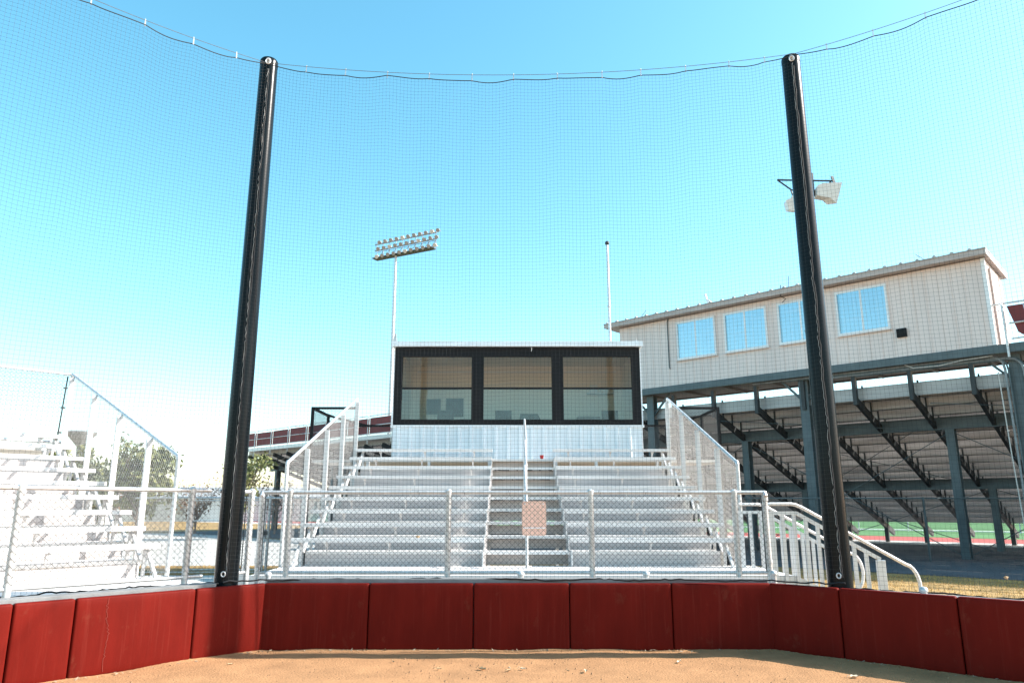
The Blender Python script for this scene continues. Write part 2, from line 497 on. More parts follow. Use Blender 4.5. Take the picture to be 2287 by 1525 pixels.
def low_wall(a, b, nrm, label, top=0.80):
    a = V(a); b = V(b); d = (b - a); L = d.length; d /= L; nrm = V(nrm).normalized()
    o = thing('low_wall', label, 'wall', a, 0, 'low block walls behind the pads')
    mb = MB(); c = d * L / 2 - nrm * .20
    mb.obox(c + V((0, 0, (top - .05) / 2)), d * L / 2, nrm * .085, V((0, 0, (top - .05) / 2)))
    mb.build('wall', M['block'], o)
    mb = MB(); mb.obox(c + V((0, 0, top - .025)), d * (L / 2 + .01), nrm * .10, V((0, 0, .0245)))
    mb.build('coping', M['block'], o, bevel=.006)
low_wall((-2.94, 9.06, 0), (3.07, 9.06, 0), (0, -1, 0), 'low pale wall behind the middle row of red pads')
low_wall(CL + DL * .56, CL + DL * 3.77, (.73, -.68, 0), 'low pale wall behind the sunlit left pads', .79)
low_wall(CR + DR * .92, CR + DR * 3.14, (-.667, -.745, 0), 'low wall behind the shaded right pads', .74)

def post_cap(x, y, h, label):
    o = thing('capped_pipe', label, 'post', (x, y, 0), 0, 'short pipes with domed caps behind the pads')
    mb = MB(); mb.tube((0, 0, 0), (0, 0, h - .03), .034, 12); mb.build('pipe', M['galv'], o, True)
    mb = MB(); mb.lathe((0, 0, h - .04), [(.042, 0), (.045, .02), (.040, .035), (.027, .048), (.009, .054)], 16); mb.build('dome_cap', M['galv'], o, True)
post_cap(-3.02, 9.40, .85, 'domed pipe cap right of the left black pole at the fence corner')
post_cap(.11, 9.38, .86, 'domed pipe cap at the middle of the wall below the peach sign')
post_cap(1.66, 9.38, .86, 'domed pipe cap near the third post of the middle fence')
post_cap(3.22, 9.34, .87, 'domed pipe cap at the right end of the middle fence')
post_cap(4.41, 8.17, .80, 'domed pipe cap under the curled end of the stair railing')

# ------------------------------------------------------------------ net poles
def net_pole(x, y, h, label, rz, lace=True):
    o = thing('net_pole', label, 'pole', (x, y, 0), rz, 'black poles holding the backstop net')
    mb = MB()
    mb.lathe((0, 0, 0), [(.137, 0), (.137, 1.2), (.132, 3.5), (.124, 6), (.118, h)], 40)
    mb.build('shaft', M['pole'], o, True)
    mb = MB(); mb.lathe((0, 0, h - .05), [(.121, 0), (.122, .05), (.119, .075), (.104, .097), (.06, .108), (.01, .11)], 32)
    mb.build('end_cap', M['pole'], o, True)
    mb = MB(); mb.lathe((.005, -.117, h - .03), [(.035, 0), (.035, .02), (.018, .022), (.018, .045)], 14, axis=(.05, -1, 0)); 
    ring = [(.005 + .03 * math.cos(a), -.175, h - .075 + .035 * math.sin(a)) for a in np.linspace(0, 6.28, 14)]
    mb.path(ring, .008, 6)
    mb.build('eye_bolt', M['galv'], o, True)
    # bottom shackle
    mb = MB(); ring = [(-.02 + .022 * math.cos(a), -.150, .88 + .028 * math.sin(a)) for a in np.linspace(0, 6.28, 16)]
    mb.path(ring, .008, 6); mb.build('shackle', M['galv'], o, True)
    if lace:
        mb = MB(); pts = []
        z = .86
        k = 0
        while z < h - .1:
            rr = .137 + (.118 - .137) * z / h
            pts.append((.006 + (.004 if k % 2 else -.003) + rng.normal(0, .0035), -rr - .006 - (.004 if k % 3 else .012), z))
            z += .035 + rng.random() * .04; k += 1
        mb.path(pts, .0030, 5); mb.build('net_lacing', M['lace'], o, True)
        mb = MB(); mb.path([(p[0] + .016 + rng.normal(0, .002), p[1] + .002, p[2]) for p in pts[::2]], .008, 6); mb.build('hem_rope', M['rope'], o, True)
    return o
HP = 7.66
PL_ = V((-3.385, 9.0, 0)); PR_ = V((3.80, 8.80, 0))
net_pole(PL_.x, PL_.y, HP, 'tall black net pole left of the bleachers', R(14))
net_pole(PR_.x, PR_.y, HP - .09, 'tall black net pole in front of the press box', R(-20))

# ------------------------------------------------------------------ backstop net (three panels between the poles)
NL = V((-3.36, 8.845, 0)); NR = V((3.785, 8.645, 0))
LE = NL + V((-0.70, -0.714, 0)) * 5.2; RE = NR + V((.745, -.667, 0)).normalized() * 5.4
root = thing('backstop_net', 'black square mesh backstop net hung between the tall black poles', 'net', (0, 0, 0))
ZT = 7.56
def rope_z(s, L, clips, sag, dip):
    q = s / L
    z = ZT - sag * 4 * q * (1 - q)
    return z
panels = []
def panel(A, B, sag, clip_s, zb_fun, yoff_fun, wave):
    L = (B - A).length
    panels.append(dict(A=A, B=B, L=L, sag=sag, clips=clip_s, zb=zb_fun, yo=yoff_fun, wave=wave, d=(B - A) / L))
Lc = (NR - NL).length
cx = [-2.757, -2.225, -1.66, -1.10, -.53, .02, .60, 1.19, 1.70, 2.29, 2.86, 3.33]
panel(NL, NR, .25, [c * 1.018 + 3.36 for c in cx], lambda q: .80, lambda q: .42 * (max(0, 1 - abs(2 * q - 1) ** 6)), .05)
panel(NL, LE, .20, [.42, .98, 1.56, 2.15, 2.75, 3.35, 3.95, 4.55], lambda q: .79, lambda q: 0.06 + .20 * min(1, q * 4), .05)
panel(NR, RE, .20, [.42, .98, 1.56, 2.15, 2.75, 3.35, 3.95, 4.55, 5.1], lambda q: .745, lambda q: 0.06 + .16 * min(1, q * 4), .05)
def scallop(p, s):
    c = [0.0] + list(p['clips']) + [p['L']]
    for i in range(len(c) - 1):
        if c[i] <= s <= c[i + 1] + 1e-9:
            w = c[i + 1] - c[i]; t = (s - c[i]) / w
            return .036 * w * 4 * t * (1 - t)
    return 0
def top_z(p, s):
    q = s / p['L']
    e = min(1, min(s, p['L'] - s) / .5)
    return ZT - p['sag'] * 4 * q * (1 - q) - .058 * e - scallop(p, s)
def out_dir(p):
    d = p['d']; n = V((-d.y, d.x, 0))
    return n if n.y > 0 else -n
def net_pt(p, s, t):
    """t 0 bottom .. 1 top"""
    q = s / p['L']
    zb = p['zb'](q); zt = top_z(p, s)
    e = min(1, min(s, p['L'] - s) / .8)
    off = p['yo'](q) * (1 - t) ** 1.1
    rip = e * .030 * (math.sin(3.1 * s + 5 * t) + .6 * math.sin(7.3 * s - 9 * t + 1) * (t ** 1)) 
    # vertical drape: rows sag between the clips near the top, and dip beside the poles
    dz = -e * .018 * math.sin(2.4 * s + 2) * math.sin(math.pi * t) - (1 - e) * 0.0
    base = p['A'] + p['d'] * s + out_dir(p) * (off + rip)
    return (base.x, base.y, zb + (zt - zb) * t + dz)
CELL = .0476
def net_mesh(p):
    verts = []; faces = []
    r = .00105
    def strand(pts):
        n0 = len(verts)
        pts = [V(x) for x in pts]
        for i, x in enumerate(pts):
            t = (pts[min(i + 1, len(pts) - 1)] - pts[max(i - 1, 0)]).normalized()
            a = t.cross(V((.31, .9, .29))).normalized(); b = t.cross(a)
            for j in range(3):
                an = 2.094 * j
                verts.append(tuple(x + (a * math.cos(an) + b * math.sin(an)) * r))
        for i in range(len(pts) - 1):
            for j in range(3):
                j2 = (j + 1) % 3
                faces.append((n0 + i * 3 + j, n0 + i * 3 + j2, n0 + i * 3 + 3 + j2, n0 + i * 3 + 3 + j))
    ns = int(p['L'] / CELL); nt = int(6.6 / CELL)
    for i in range(ns + 1):
        s = p['L'] * i / ns
        strand([net_pt(p, s, k / 34) for k in range(35)])
    for k in range(nt + 1):
        t = k / nt
        m = int(p['L'] / .12)
        strand([net_pt(p, p['L'] * i / m, t) for i in range(m + 1)])
    # knots
    rk = .0024
    for i in range(ns + 1):
        for k in range(nt + 1):
            x = net_pt(p, p['L'] * i / ns, k / nt)
            n0 = len(verts)
            verts.extend([(x[0] - rk, x[1], x[2]), (x[0] + rk, x[1], x[2]), (x[0], x[1] - rk, x[2]), (x[0], x[1] + rk, x[2]), (x[0], x[1], x[2] - rk), (x[0], x[1], x[2] + rk)])
            faces.extend([(n0 + a, n0 + b, n0 + c) for a, b, c in ((0, 2, 5), (2, 1, 5), (1, 3, 5), (3, 0, 5), (2, 0, 4), (1, 2, 4), (3, 1, 4), (0, 3, 4))])
    me = bpy.data.meshes.new('mesh_panel')
    me.from_pydata(verts, [], faces); me.materials.append(M['net'])
    o = bpy.data.objects.new('mesh_panel', me); COL.objects.link(o); o.parent = root
for p in panels:
    net_mesh(p)
    mb = MB(); mb.path([net_pt(p, p['L'] * i / 120, 1.0) for i in range(121)], .0058, 6); mb.build('top_rope', M['rope'], root, True)
    mb = MB(); mb.path([tuple(V(net_pt(p, p['L'] * i / 120, 0.0)) + V((0, 0, -.008 + .006 * math.sin(i * .37) + .005 * rng.standard_normal()))) for i in range(121)], .010, 6); mb.build('bottom_rope', M['rope'], root, True)
    pts = []
    for i in range(61):
        s = p['L'] * i / 60; q = s / p['L']
        b = p['A'] + p['d'] * s
        pts.append((b.x, b.y, ZT - p['sag'] * 4 * q * (1 - q) + .012))
    mb = MB(); mb.path(pts, .0034, 6); mb.build('suspension_cable', M['cable'], root, True)
    for s in p['clips']:
        if s > p['L'] - .05: continue
        q = s / p['L']; b = p['A'] + p['d'] * s
        zt = ZT - p['sag'] * 4 * q * (1 - q) + .012; zl = top_z(p, s)
        mb = MB(); j = p['d'] * .005
        mb.path([V((b.x, b.y, zl - .016)) - j, V((b.x, b.y, zt + .016)) - j * .5, V((b.x, b.y, zt + .018)) + j, V((b.x, b.y, zl - .014)) + j], .0030, 5)
        mb.build('carabiner', M['clip'], root, True)

# ------------------------------------------------------------------ chain-link fences near the wall
def fence(name, label, a, b, zt, zb, posts, group=None, wire='wire', rail_m='galv', bottom=True, rail_over=(0, 0), cat='fence', pr_=.037, base=0.0):
    """a,b world ends; posts = distances along"""
    a = V(a); b = V(b); d = (b - a); L = d.length; d /= L
    o = thing(name, label, cat, a, 0, group)
    mb = MB(); mb.tube(d * (-rail_over[0]) + V((0, 0, zt)), d * (L + rail_over[1]) + V((0, 0, zt)), .0245, 12); mb.build('top_rail', M[rail_m], o, True)
    if bottom:
        mb = MB(); mb.tube(V((0, 0, zb)), d * L + V((0, 0, zb)), .0215, 12); mb.build('bottom_rail', M[rail_m], o, True)
    for s in posts:
        mb = MB(); p = d * s
        mb.tube(p + V((0, 0, base)), p + V((0, 0, zt + .015)), pr_, 12)
        mb.lathe(p + V((0, 0, zt - .03)), [(pr_ + .004, 0), (pr_ + .005, .05), (pr_ * .6, .068), (.006, .075)], 12)
        mb.build('post', M[rail_m], o, True)
    mb = MB()
    top = -0.035
    n = V((-d.y, d.x, 0)); n = -n if n.y > 0 else n
    chain_link(mb, V((0, 0, zt + top)) + n * .036, d, [(0, 0), (L, 0), (L, -(zt - zb + top - .02)), (0, -(zt - zb + top - .02))])
    for s in np.arange(.25, L, .58):
        p = d * s + V((0, 0, zt))
        ring = [p + n * (.0245 * math.cos(a_)) + V((0, 0, .0245 * math.sin(a_))) + d * (.004 * a_) for a_ in np.linspace(0, 6.28, 9)]
        mb.path(ring, .003, 4)
    mb.build('wire_mesh', M[wire], o)
    return o
FY = 9.52
f1 = fence('chain_link_fence', 'galvanised chain link fence in front of the middle bleachers', (-3.20, FY, 0), (3.24, FY, 0), 1.825, .84, [.36, 2.39, 4.21, 6.05])
for sx, s in ((-3.20, 1), (3.24, -1)):
    mb = MB(); x = sx + 3.20
    mb.tube((x, 0, 0), (x, 0, 1.80), .034, 12)
    mb.path([(x, 0, 1.74), (x, -.03, 1.79), (x, 0, 1.825)], .03, 8)
    for z in (.95, 1.72): mb.lathe((x, 0, z), [(.042, 0), (.042, .05)], 12)
    mb.build('end_post', M['galv'], f1, True)
    mb = MB(); mb.box(x + s * .055 - .004, x + s * .055 + .004, -.045, -.030, .86, 1.78); mb.build('tension_bar', M['steel_dark'], f1)
FL0 = V((-3.62, 8.86, 0)); 
f2 = fence('chain_link_fence', 'galvanised chain link fence in front of the left bleachers', FL0, FL0 + DL * 3.9, 1.835, .86, [.20, 1.93, 3.75], rail_over=(.02, 0))
f3 = fence('chain_link_fence', 'short chain link fence piece beside the left black pole', (-3.52, 9.02, 0), (-3.28, 9.40, 0), 1.83, .86, [.43], rail_over=(.05, .02))
mb = MB(); mb.box(.06, .068, .02, .035, .86, 1.78); mb.box(.19, .198, .27, .285, .86, 1.78); mb.build('tension_bar', M['steel_dark'], f3)

# ------------------------------------------------------------------ bleachers
def rail_path(mb, pts, r=.022, n=10): mb.path(pts, r, n)
def bleacher(loc, rz, label, back_rail=False, x0=-3.77, x1=3.80, a0=-.45, a1=.97, open_riser=False, deck_front=-1.25, dx1=4.15):
    o = thing('bleacher', label, 'bleacher', loc, rz, 'aluminium bleachers behind the backstop')
    RUN, RISE, Z0 = .61, .235, .663
    sides = ((x0, a0), (a1, x1))
    # front walkway
    mb = MB()
    for i in range(5):
        y = deck_front + i * .25
        mb.box(x0 - .1, dx1, y + .004, y + .244, Z0 - .05, Z0 - .002 - .001 * (i % 2))
    mb.box(x0 - .1, dx1, 0.004, .594, Z0 - .05, Z0)
    mb.build('walkway_deck', M['alu'], o, bevel=.004)
    mb = MB(); mb.box(x0 - .12, dx1, deck_front - .03, deck_front - .001, Z0 - .13, Z0 + .004); mb.build('walkway_fascia', M['alu_frame'], o, bevel=.004)
    for k in range(9):
        z = Z0 + RISE * k; y = RUN * k
        for (xa, xb) in sides:
            ea = .02 if xa == a1 else -.0; eb = -.02 if xb == a0 else 0
            oa = .0 if xa == a1 else .21; ob = 0 if xb == a0 else -.21
            # seat plank: top, front lip, rear lip
            mb = MB()
            yy = y + .36
            mb.box(xa + ea, xb + eb, yy, yy + .245, z + .442, z + .457)
            mb.box(xa + ea, xb + eb, yy - .002, yy + .010, z + .392, z + .4585)
            mb.box(xa + ea, xb + eb, yy + .235, yy + .247, z + .405, z + .4555)
            for q in (.06, .12, .18): mb.box(xa + ea, xb + eb, yy + q, yy + q + .018, z + .457, z + .4605)
            mb.build('seat_plank', M['alu'], o, bevel=.003)
            if k > 0:
                mb = MB()
                mb.box(xa + oa, xb + ob, y + .004, y + .594, z - .045, z)
                mb.box(xa + oa, xb + ob, y - .002, y + .012, z - .052, z + .003)
                mb.build('foot_plank', M['alu'], o, bevel=.003)
            if k < 8:
                mb = MB()
                zr = z - .0 if not open_riser else z + .0
                mb.box(xa + oa, xb + ob, y + RUN - .012, y + RUN - .004, z - .03, z + RISE - .055)
                # rolled ribs of the riser
                for q in (.03, .15): mb.box(xa + oa, xb + ob, y + RUN - .018, y + RUN - .010, z + q, z + q + .012)
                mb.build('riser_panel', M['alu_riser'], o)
            # seat brackets
            W = xb - xa
            for fx in (.14, .5, .86):
                x = xa + W * fx + (.12 if fx == .14 and xa == x0 else 0)
                mb = MB()
                mb.box(x - .02, x + .02, y + .42, y + .58, z + .36, z + .404)
                mb.prism([(x - .014, y + .47, z + .36), (x - .014, y + .57, z + .36), (x - .014, y + .595, z + .24), (x - .014, y + .57, z + .24)], (.028, 0, 0))
                mb.build('seat_bracket', M['alu_frame'], o)
    # aisle treads (one for each row, between the seats)
    for k in range(1, 10):
        z = Z0 + RISE * k; y = RUN * k
        mb = MB()
        mb.box(a0 - .03, a1 + .03, y, y + .30, z - .022, z)
        mb.box(a0 - .03, a1 + .03, y - .012, y, z - .055, z + .003)
        mb.build('aisle_tread', M['alu'], o, bevel=.003)
        mb = MB()
        mb.box(a0 - .02, a1 + .02, y + .24, y + .252, z + .003 - RISE, z - .07 + .0)
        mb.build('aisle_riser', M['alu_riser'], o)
        for xs in (a0 - .045, a1 + .045):
            mb = MB(); mb.box(xs - .012, xs + .012, y - .25, y + .33, z - RISE, z + .01); mb.build('aisle_side', M['alu_frame'], o)
    # top platform
    zt = Z0 + RISE * 9
    mb = MB()
    for i in range(9):
        y = 5.50 + .30 + i * .25
        mb.box(x0 - .1, x1 + .1, y + .004, y + .244, zt - .05, zt - .004)
    mb.build('top_platform', M['alu'], o)
    # stringers and legs
    for x in (x0 + .26, x0 + 1.75, a0 - .1, a1 + .1, x1 - 1.75, x1 - .26):
        mb = MB(); mb.bar((x, -.2, Z0 - .40), (x, 5.6, Z0 + RISE * 9.18 - .40), .05, .14, (0, 0, 1)); mb.build('stringer', M['alu_frame'], o)
        for y, zz in ((deck_front + .1, Z0 - .05), (.3, Z0 - .12), (2.9, Z0 + 2.9 * .385 - .2), (5.5, zt - .06)):
            mb = MB(); mb.box(x - .035, x + .035, y - .035, y + .035, 0, zz); mb.build('leg', M['alu_frame'], o)
        mb = MB(); mb.bar((x, .35, .2), (x, 5.45, zt - .3), .035, .035); mb.build('brace', M['alu_frame'], o)
    # sawtooth end supports under each row end
    for x in (x0 + .15, x1 - .15):
        for k in range(9):
            z = Z0 + RISE * k; y = RUN * k
            mb = MB(); mb.bar((x, y + .05, z - .03), (x, y + .50, z + .39), .04, .05); mb.bar((x, y + .53, z + .40), (x, y + .56, z - .1), .04, .05)
            mb.build('end_support', M['alu_frame'], o)
    # side guard rails with chain link
    sl = (4.28 - 2.39) / 5.35
    for side, gx in ((-1, x0 - .11), (1, x1 + .09)):
        zr = lambda y: 2.39 + sl * (y - .31)
        mb = MB()
        mb.tube((gx, .29, Z0 - .1), (gx, .29, zr(.31) - .02), .032, 12)
        mb.path([(gx, .29, zr(.31) - .05), (gx, .30, zr(.31) - .01), (gx, .34, zr(.34) + .01)], .034, 10)
        mb.build('front_post', M['galv'], o, True)
        mb = MB(); mb.tube((gx, .31, zr(.31)), (gx, 5.66, zr(5.66)), .030, 12); mb.build('slanted_rail', M['galv'], o, True)
        mb = MB(); mb.tube((gx, 5.66, zt - .4), (gx, 5.66, zr(5.66) + .01), .030, 12); mb.build('rear_post', M['galv'], o, True)
        for y in (1.28, 2.66, 4.02, 5.45):
            mb = MB(); zf = Z0 + .385 * y
            mb.box(gx - .045 - side * .06, gx + .045 - side * .06, y - .022, y + .022, zf - .7, zr(y) - .035)
            mb.build('guard_post', M['alu_frame'], o, bevel=.006)
            mb = MB(); mb.tube((gx - side * .06, y, zr(y) - .06), (gx, y, zr(y)), .012, 6); mb.build('post_bracket', M['galv'], o)
        mb = MB()
        y0, y1 = .33, 5.63
        chain_link(mb, (gx, 0, zr(y1)), (0, 1, 0), [(y0, zr(y0) - zr(y1)), (y1, 0), (y1, Z0 + .385 * y1 - .35 - zr(y1)), (y0, Z0 + .385 * y0 - .35 - zr(y1))], pitch=.072, r=.0020)
        mb.build('guard_mesh', M['wire_bright'], o)
    if back_rail:
        zr = 4.28
        for z in (zr, zt + .12):
            mb = MB(); mb.tube((x0 - .1, 5.72, z), (x1 + .1, 5.72, z), .03, 12); mb.build('back_rail', M['galv'], o, True)
        for x in (x1 - 1.3, x1 - 2.9, 0, x0 + 2, x0 + .3):
            mb = MB(); mb.box(x - .04, x + .04, 5.74, 5.79, zt - .3, zr - .03); mb.build('back_post', M['alu_frame'], o)
        mb = MB(); chain_link(mb, (x0, 5.72, zr), (1, 0, 0), [(0, 0), (x1 - x0, 0), (x1 - x0, -1.35), (0, -1.35)], pitch=.072, r=.0019)
        mb.build('back_mesh', M['wire'], o)
        mb = MB(); mb.tube((x1 - .02, 5.70, zt + .15), (x1 + .02, 5.70, zr - .05), .014, 8)
        for q in (.3, .8, 1.2): mb.box(x1 - .03, x1 + .04, 5.68, 5.72, zt + q, zt + q + .03)
        mb.build('tension_bar', M['steel_dark'], o)
    # aisle hand rail in three segments
    hx = (a0 + a1) / 2 + .015
    f = lambda y: Z0 + .385 * y
    segs = ((.02, 1.95), (2.12, 3.6), (3.72, 5.35))
    for i, (ya, yb) in enumerate(segs):
        mb = MB()
        za, zb_ = f(ya) + 1.0, f(yb) + 1.0
        dx = .03 * (i - 1)
        mb.path([(hx + dx, ya, f(ya) - .03), (hx + dx, ya, za - .06), (hx + dx, ya + .03, za), (hx + dx, yb - .05, zb_), (hx + dx, yb, zb_ - .05), (hx + dx, yb, f(yb) - .02)], .024, 10)
        mb.build('aisle_handrail', M['galv'], o, True)
        mb = MB(); mb.tube((hx + dx, ya, za - .45), (hx + dx, yb, zb_ - .47), .019, 8); mb.build('aisle_midrail', M['galv'], o, True)
    return o
bl1 = bleacher((0, 12.39, 0), 0, 'middle grey aluminium bleachers in front of the black framed scorers booth')
LBA = R(42.2)
rzl = R(90) - LBA
# its right end sits at (-5.13, 10.97): x1 = 3.80 in its own frame, seat 0 front at y=.36
ex = V((math.sin(LBA), math.cos(LBA), 0)); ey = V((-math.cos(LBA), math.sin(LBA), 0))
lorg = V((-5.13, 10.97, 0)) - ex * 3.78 - ey * .36
bl2 = bleacher(lorg, rzl, 'left sunlit white bleachers cut off by the left edge of the photo', back_rail=True, dx1=3.9)

sg = thing('sign_panel', 'faded peach rounded sign on the aisle handrail behind the fence', 'sign', (.365, 12.31, 0))
def rounded(w, h, r, n=5):
    pts = []
    for cx_, cz_, a0_ in ((w / 2 - r, h / 2 - r, 0), (-w / 2 + r, h / 2 - r, 90), (-w / 2 + r, -h / 2 + r, 180), (w / 2 - r, -h / 2 + r, 270)):
        for k in range(n + 1):
            a = R(a0_ + 90 * k / n); pts.append((cx_ + r * math.cos(a), cz_ + r * math.sin(a)))
    return pts
mb = MB(); mb.prism([(x, 0, 1.46 + z) for x, z in rounded(.40, .55, .04)], (0, .012, 0)); mb.build('panel', M['sign'], sg)
mb = MB(); mb.box(-.185, .185, -.004, -.0005, 1.30, 1.315); mb.build('fold_line', M['trim'], sg)
mb = MB()
for x in (-.15, .15):
    mb.lathe((x, -.001, 1.69), [(.012, 0), (.010, .006)], 8, axis=(0, -1, 0))
mb.build('rivets', M['galv'], sg)

cp = thing('cup', 'small red cup left on the top step of the aisle', 'cup', (.73, 12.39 + 5.60, 2.781))
mb = MB(); mb.lathe((0, 0, 0), [(.036, 0), (.048, .085)], 16); mb.build('body', M['red'], cp, True)
mb = MB(); mb.lathe((0, 0, .085), [(.049, 0), (.051, .006), (.049, .010)], 16); mb.build('rim', M['red'], cp, True)

# ------------------------------------------------------------------ access stair with railings, right end of the walkway
st = thing('access_stair', 'aluminium stair with slanted picket railings going down to the right', 'stair', (4.15, 11.12, 0))
for i in range(4):
    mb = MB(); z = .663 - .165 * (i + 1); x = .02 + .30 * i
    mb.box(x, x + .29, .06, 1.40, z - .04, z); mb.build('tread', M['alu'], st, bevel=.004)
for y in (.02, 1.44):
    mb = MB()
    mb.prism([(-.25, y - .02, .66), (.02, y - .02, .66), (1.35, y - .02, .03), (1.35, y - .02, 0), (.95, y - .02, 0), (-.25, y - .02, .45)], (0, .04, 0)); mb.build('side_plate', M['alu_frame'], st)
def stair_rail(y, xe, lab):
    zt = 1.685; sl = -.56
    x_s = .08
    mb = MB()
    curve = []
    xe_z = zt + sl * (xe - x_s)
    pts = [(-.38, y, zt - .12), (-.36, y, zt - .02), (-.30, y, zt), (x_s - .06, y, zt), (x_s, y, zt - .012), (x_s + .08, y, zt + sl * .08)]
    pts += [(xe, y, xe_z)]
    # loop end
    cxl, czl, rl = xe - .05, xe_z - .33, .26
    for a in np.linspace(62, -80, 12):
        pts.append((cxl + rl * math.cos(R(a)) * .9, y, czl + .02 + rl * 1.25 * math.sin(R(a))))
    pts.append((xe - .35, y, czl - .34))
    mb.path(pts, .026, 12); mb.build('handrail', M['alu'], st, True)
    mb = MB()
    # flat rail under the handrail carrying the pickets
    mb.bar((-.34, y, zt - .13), (x_s, y, zt - .13), .04, .05); mb.bar((x_s, y, zt - .13), (xe - .36, y, zt - .13 + sl * (xe - .36 - x_s)), .04, .05)
    mb.build('picket_rail', M['alu_frame'], st)
    mb = MB()
    mb.bar((x_s, y, .78), (xe - .36, y, .78 + sl * (xe - .36 - x_s)), .03, .04) if False else None
    n = 0
    x = -.30
    while x < xe - .45:
        zz = zt - .14 + (sl * (x - x_s) if x > x_s else 0)
        mb = MB(); w = .045 if n % 5 == 0 else .026
        mb.box(x - w, x + w, y - .016, y + .016, max(.02, (.40 if x < 0 else .40 + sl * x)), zz); mb.build('picket', M['alu_frame'], st)
        x += .17; n += 1
    zz = zt - .14 + sl * (xe - .36 - x_s)
    mb = MB(); mb.box(xe - .42, xe - .30, y - .03, y + .03, 0, zz); mb.build('end_post', M['alu_frame'], st, bevel=.006)
stair_rail(-.02, 1.62, 'near')
stair_rail(1.48, 1.50, 'far')

# ramp panel leaning at the left end of the walkway
rp = thing('ribbed_panel', 'grey ribbed metal panel leaning by the left end of the middle bleachers', 'panel', (-4.02, 11.2, 0))
mb = MB(); mb.prism([(-.22, 0, .02), (.05, 0, .02), (.05, 0, .80), (-.12, 0, .42)], (0, .03, 0))
for i in range(8): mb.box(-.19 + .03 * i, -.18 + .03 * i, -.008, .001, .03, .30 + .04 * i)
mb.build('sheet', M['alu_frame'], rp)
mb = MB(); mb.tube((-.23, 0, .02), (-.13, 0, .44), .014, 8); mb.tube((-.13, 0, .44), (.06, 0, .84), .014, 8); mb.build('edge_pipe', M['galv'], rp, True)

# ------------------------------------------------------------------ scorers booth behind the middle bleachers
BY = 18.25
bo = thing('scorers_booth', 'small booth with three wide black framed windows above white ribbed wall', 'booth', (.12, BY, 2.775))
X0, X1 = -3.14, 3.17       # local x
def B(x): return x - .12
DEP = 2.4
ZB, ZS, ZT_ = 0.0, .855, 2.86     # local z: floor, bottom of window band, underside of the fascia
def ribbed(x0, x1, y, z0, z1, name, parent, m, pitch=.305, axis='x', sgn=-1):
    mb = MB(); pts = [(x0, 0)]
    x = x0 + .08
    while x + .1 < x1:
        pts += [(x, 0), (x + .030, .050), (x + .085, .050), (x + .115, 0)]
        if x + .19 < x1: pts += [(x + .165, 0), (x + .170, .006), (x + .195, .006), (x + .20, 0)]
        x += pitch
    pts.append((x1, 0))
    vs = []; fs = []
    for (a, b) in pts:
        for z in (z0, z1):
            vs.append((a, y + sgn * b, z) if axis == 'x' else (y + sgn * b, a, z))
    for i in range(len(pts) - 1):
        fs.append((2 * i, 2 * i + 2, 2 * i + 3, 2 * i + 1))
    mb.add(vs, fs)
    # solid backing
    if axis == 'x': mb.box(x0, x1, y + .004, y + .05, z0, z1)
    else: mb.box(min(y - sgn * .004, y - sgn * .05), max(y - sgn * .004, y - sgn * .05), x0, x1, z0, z1)
    return mb.build(name, m, parent)
ribbed(X0 + .03, X1 - .03, 0, .0, ZS - .05, 'front_wall', bo, M['booth'])
ribbed(.06, DEP, X0 + .03, 0, ZT_, 'side_wall', bo, M['booth'], axis='y', sgn=-1)
ribbed(.06, DEP, X1 - .03, 0, ZT_, 'side_wall', bo, M['booth'], axis='y', sgn=1)
mb = MB(); mb.box(X0 + .09, X1 - .09, DEP - .10, DEP - .02, 0, ZT_); mb.build('back_wall', M['inner'], bo)
for xs in (X0 + .085, X1 - .135):
    mb = MB(); mb.box(xs, xs + .05, .12, DEP - .11, .03, ZT_ - .06); mb.build('inner_wall', M['inner'], bo)
mb = MB(); mb.box(X0 + .09, X1 - .09, .06, DEP - .11, 0.0, .028); mb.build('booth_floor', M['concrete'], bo)
mb = MB(); mb.box(X0 + .09, X1 - .09, .06, DEP - .11, ZT_ - .055, ZT_ - .01); mb.build('ceiling', M['inner'], bo)
mb = MB(); mb.box(X0 - .03, X1 + .03, -.035, .02, ZS - .048, ZS + .012); mb.build('sill_trim', M['trim'], bo, bevel=.004)
for xs in (X0 - .008, X1 - .022):
    mb = MB(); mb.box(xs, xs + .03, -.03, .05, ZS + .015, ZT_ - .002); mb.build('corner_trim', M['trim'], bo)
# black window band: frame bars
bx = [(-2.915 + .0, -1.15), (-.843, .888), (1.184, 2.926)]   # pane openings in local x
zw0, zw1, zmid = 1.005, 2.615, 1.80
mb = MB()
mb.box(X0 + .025, X1 - .025, -.02, .055, ZS + .014, zw0 - .045)
mb.box(X0 + .025, X1 - .025, -.02, .055, zw1 + .045, ZT_ - .003)
edges = [X0 + .025] + [v for p in bx for v in p] + [X1 - .025]
for i in range(0, len(edges), 2):
    xa, xb = edges[i], edges[i + 1]
    mb.box(xa if i == 0 else xa + .045, xb - .045 if i < len(edges) - 2 else xb, -.02, .055, zw0 - .044, zw1 + .044)
mb.build('window_band', M['black'], bo)
for (xa, xb) in bx:
    w = MB()
    w.box(xa - .044, xa, -.04, .05, zw0 - .044, zw1 + .044); w.box(xb, xb + .044, -.04, .05, zw0 - .044, zw1 + .044)
    w.box(xa, xb, -.04, .05, zw0 - .044, zw0); w.box(xa, xb, -.04, .05, zw1, zw1 + .044)
    w.box(xa, xb, -.032, .045, zmid - .024, zmid + .024)
    wo = w.build('window', M['black'], bo, bevel=.004)
    mb = MB(); mb.box(xa, xb, .012, .016, zmid + .024, zw1); mb.build('upper_pane', M['glass'], wo)
    mb = MB(); mb.box(xa, xb, -.006, -.002, zw0, zmid - .024); mb.build('lower_pane', M['glass_low'], wo)
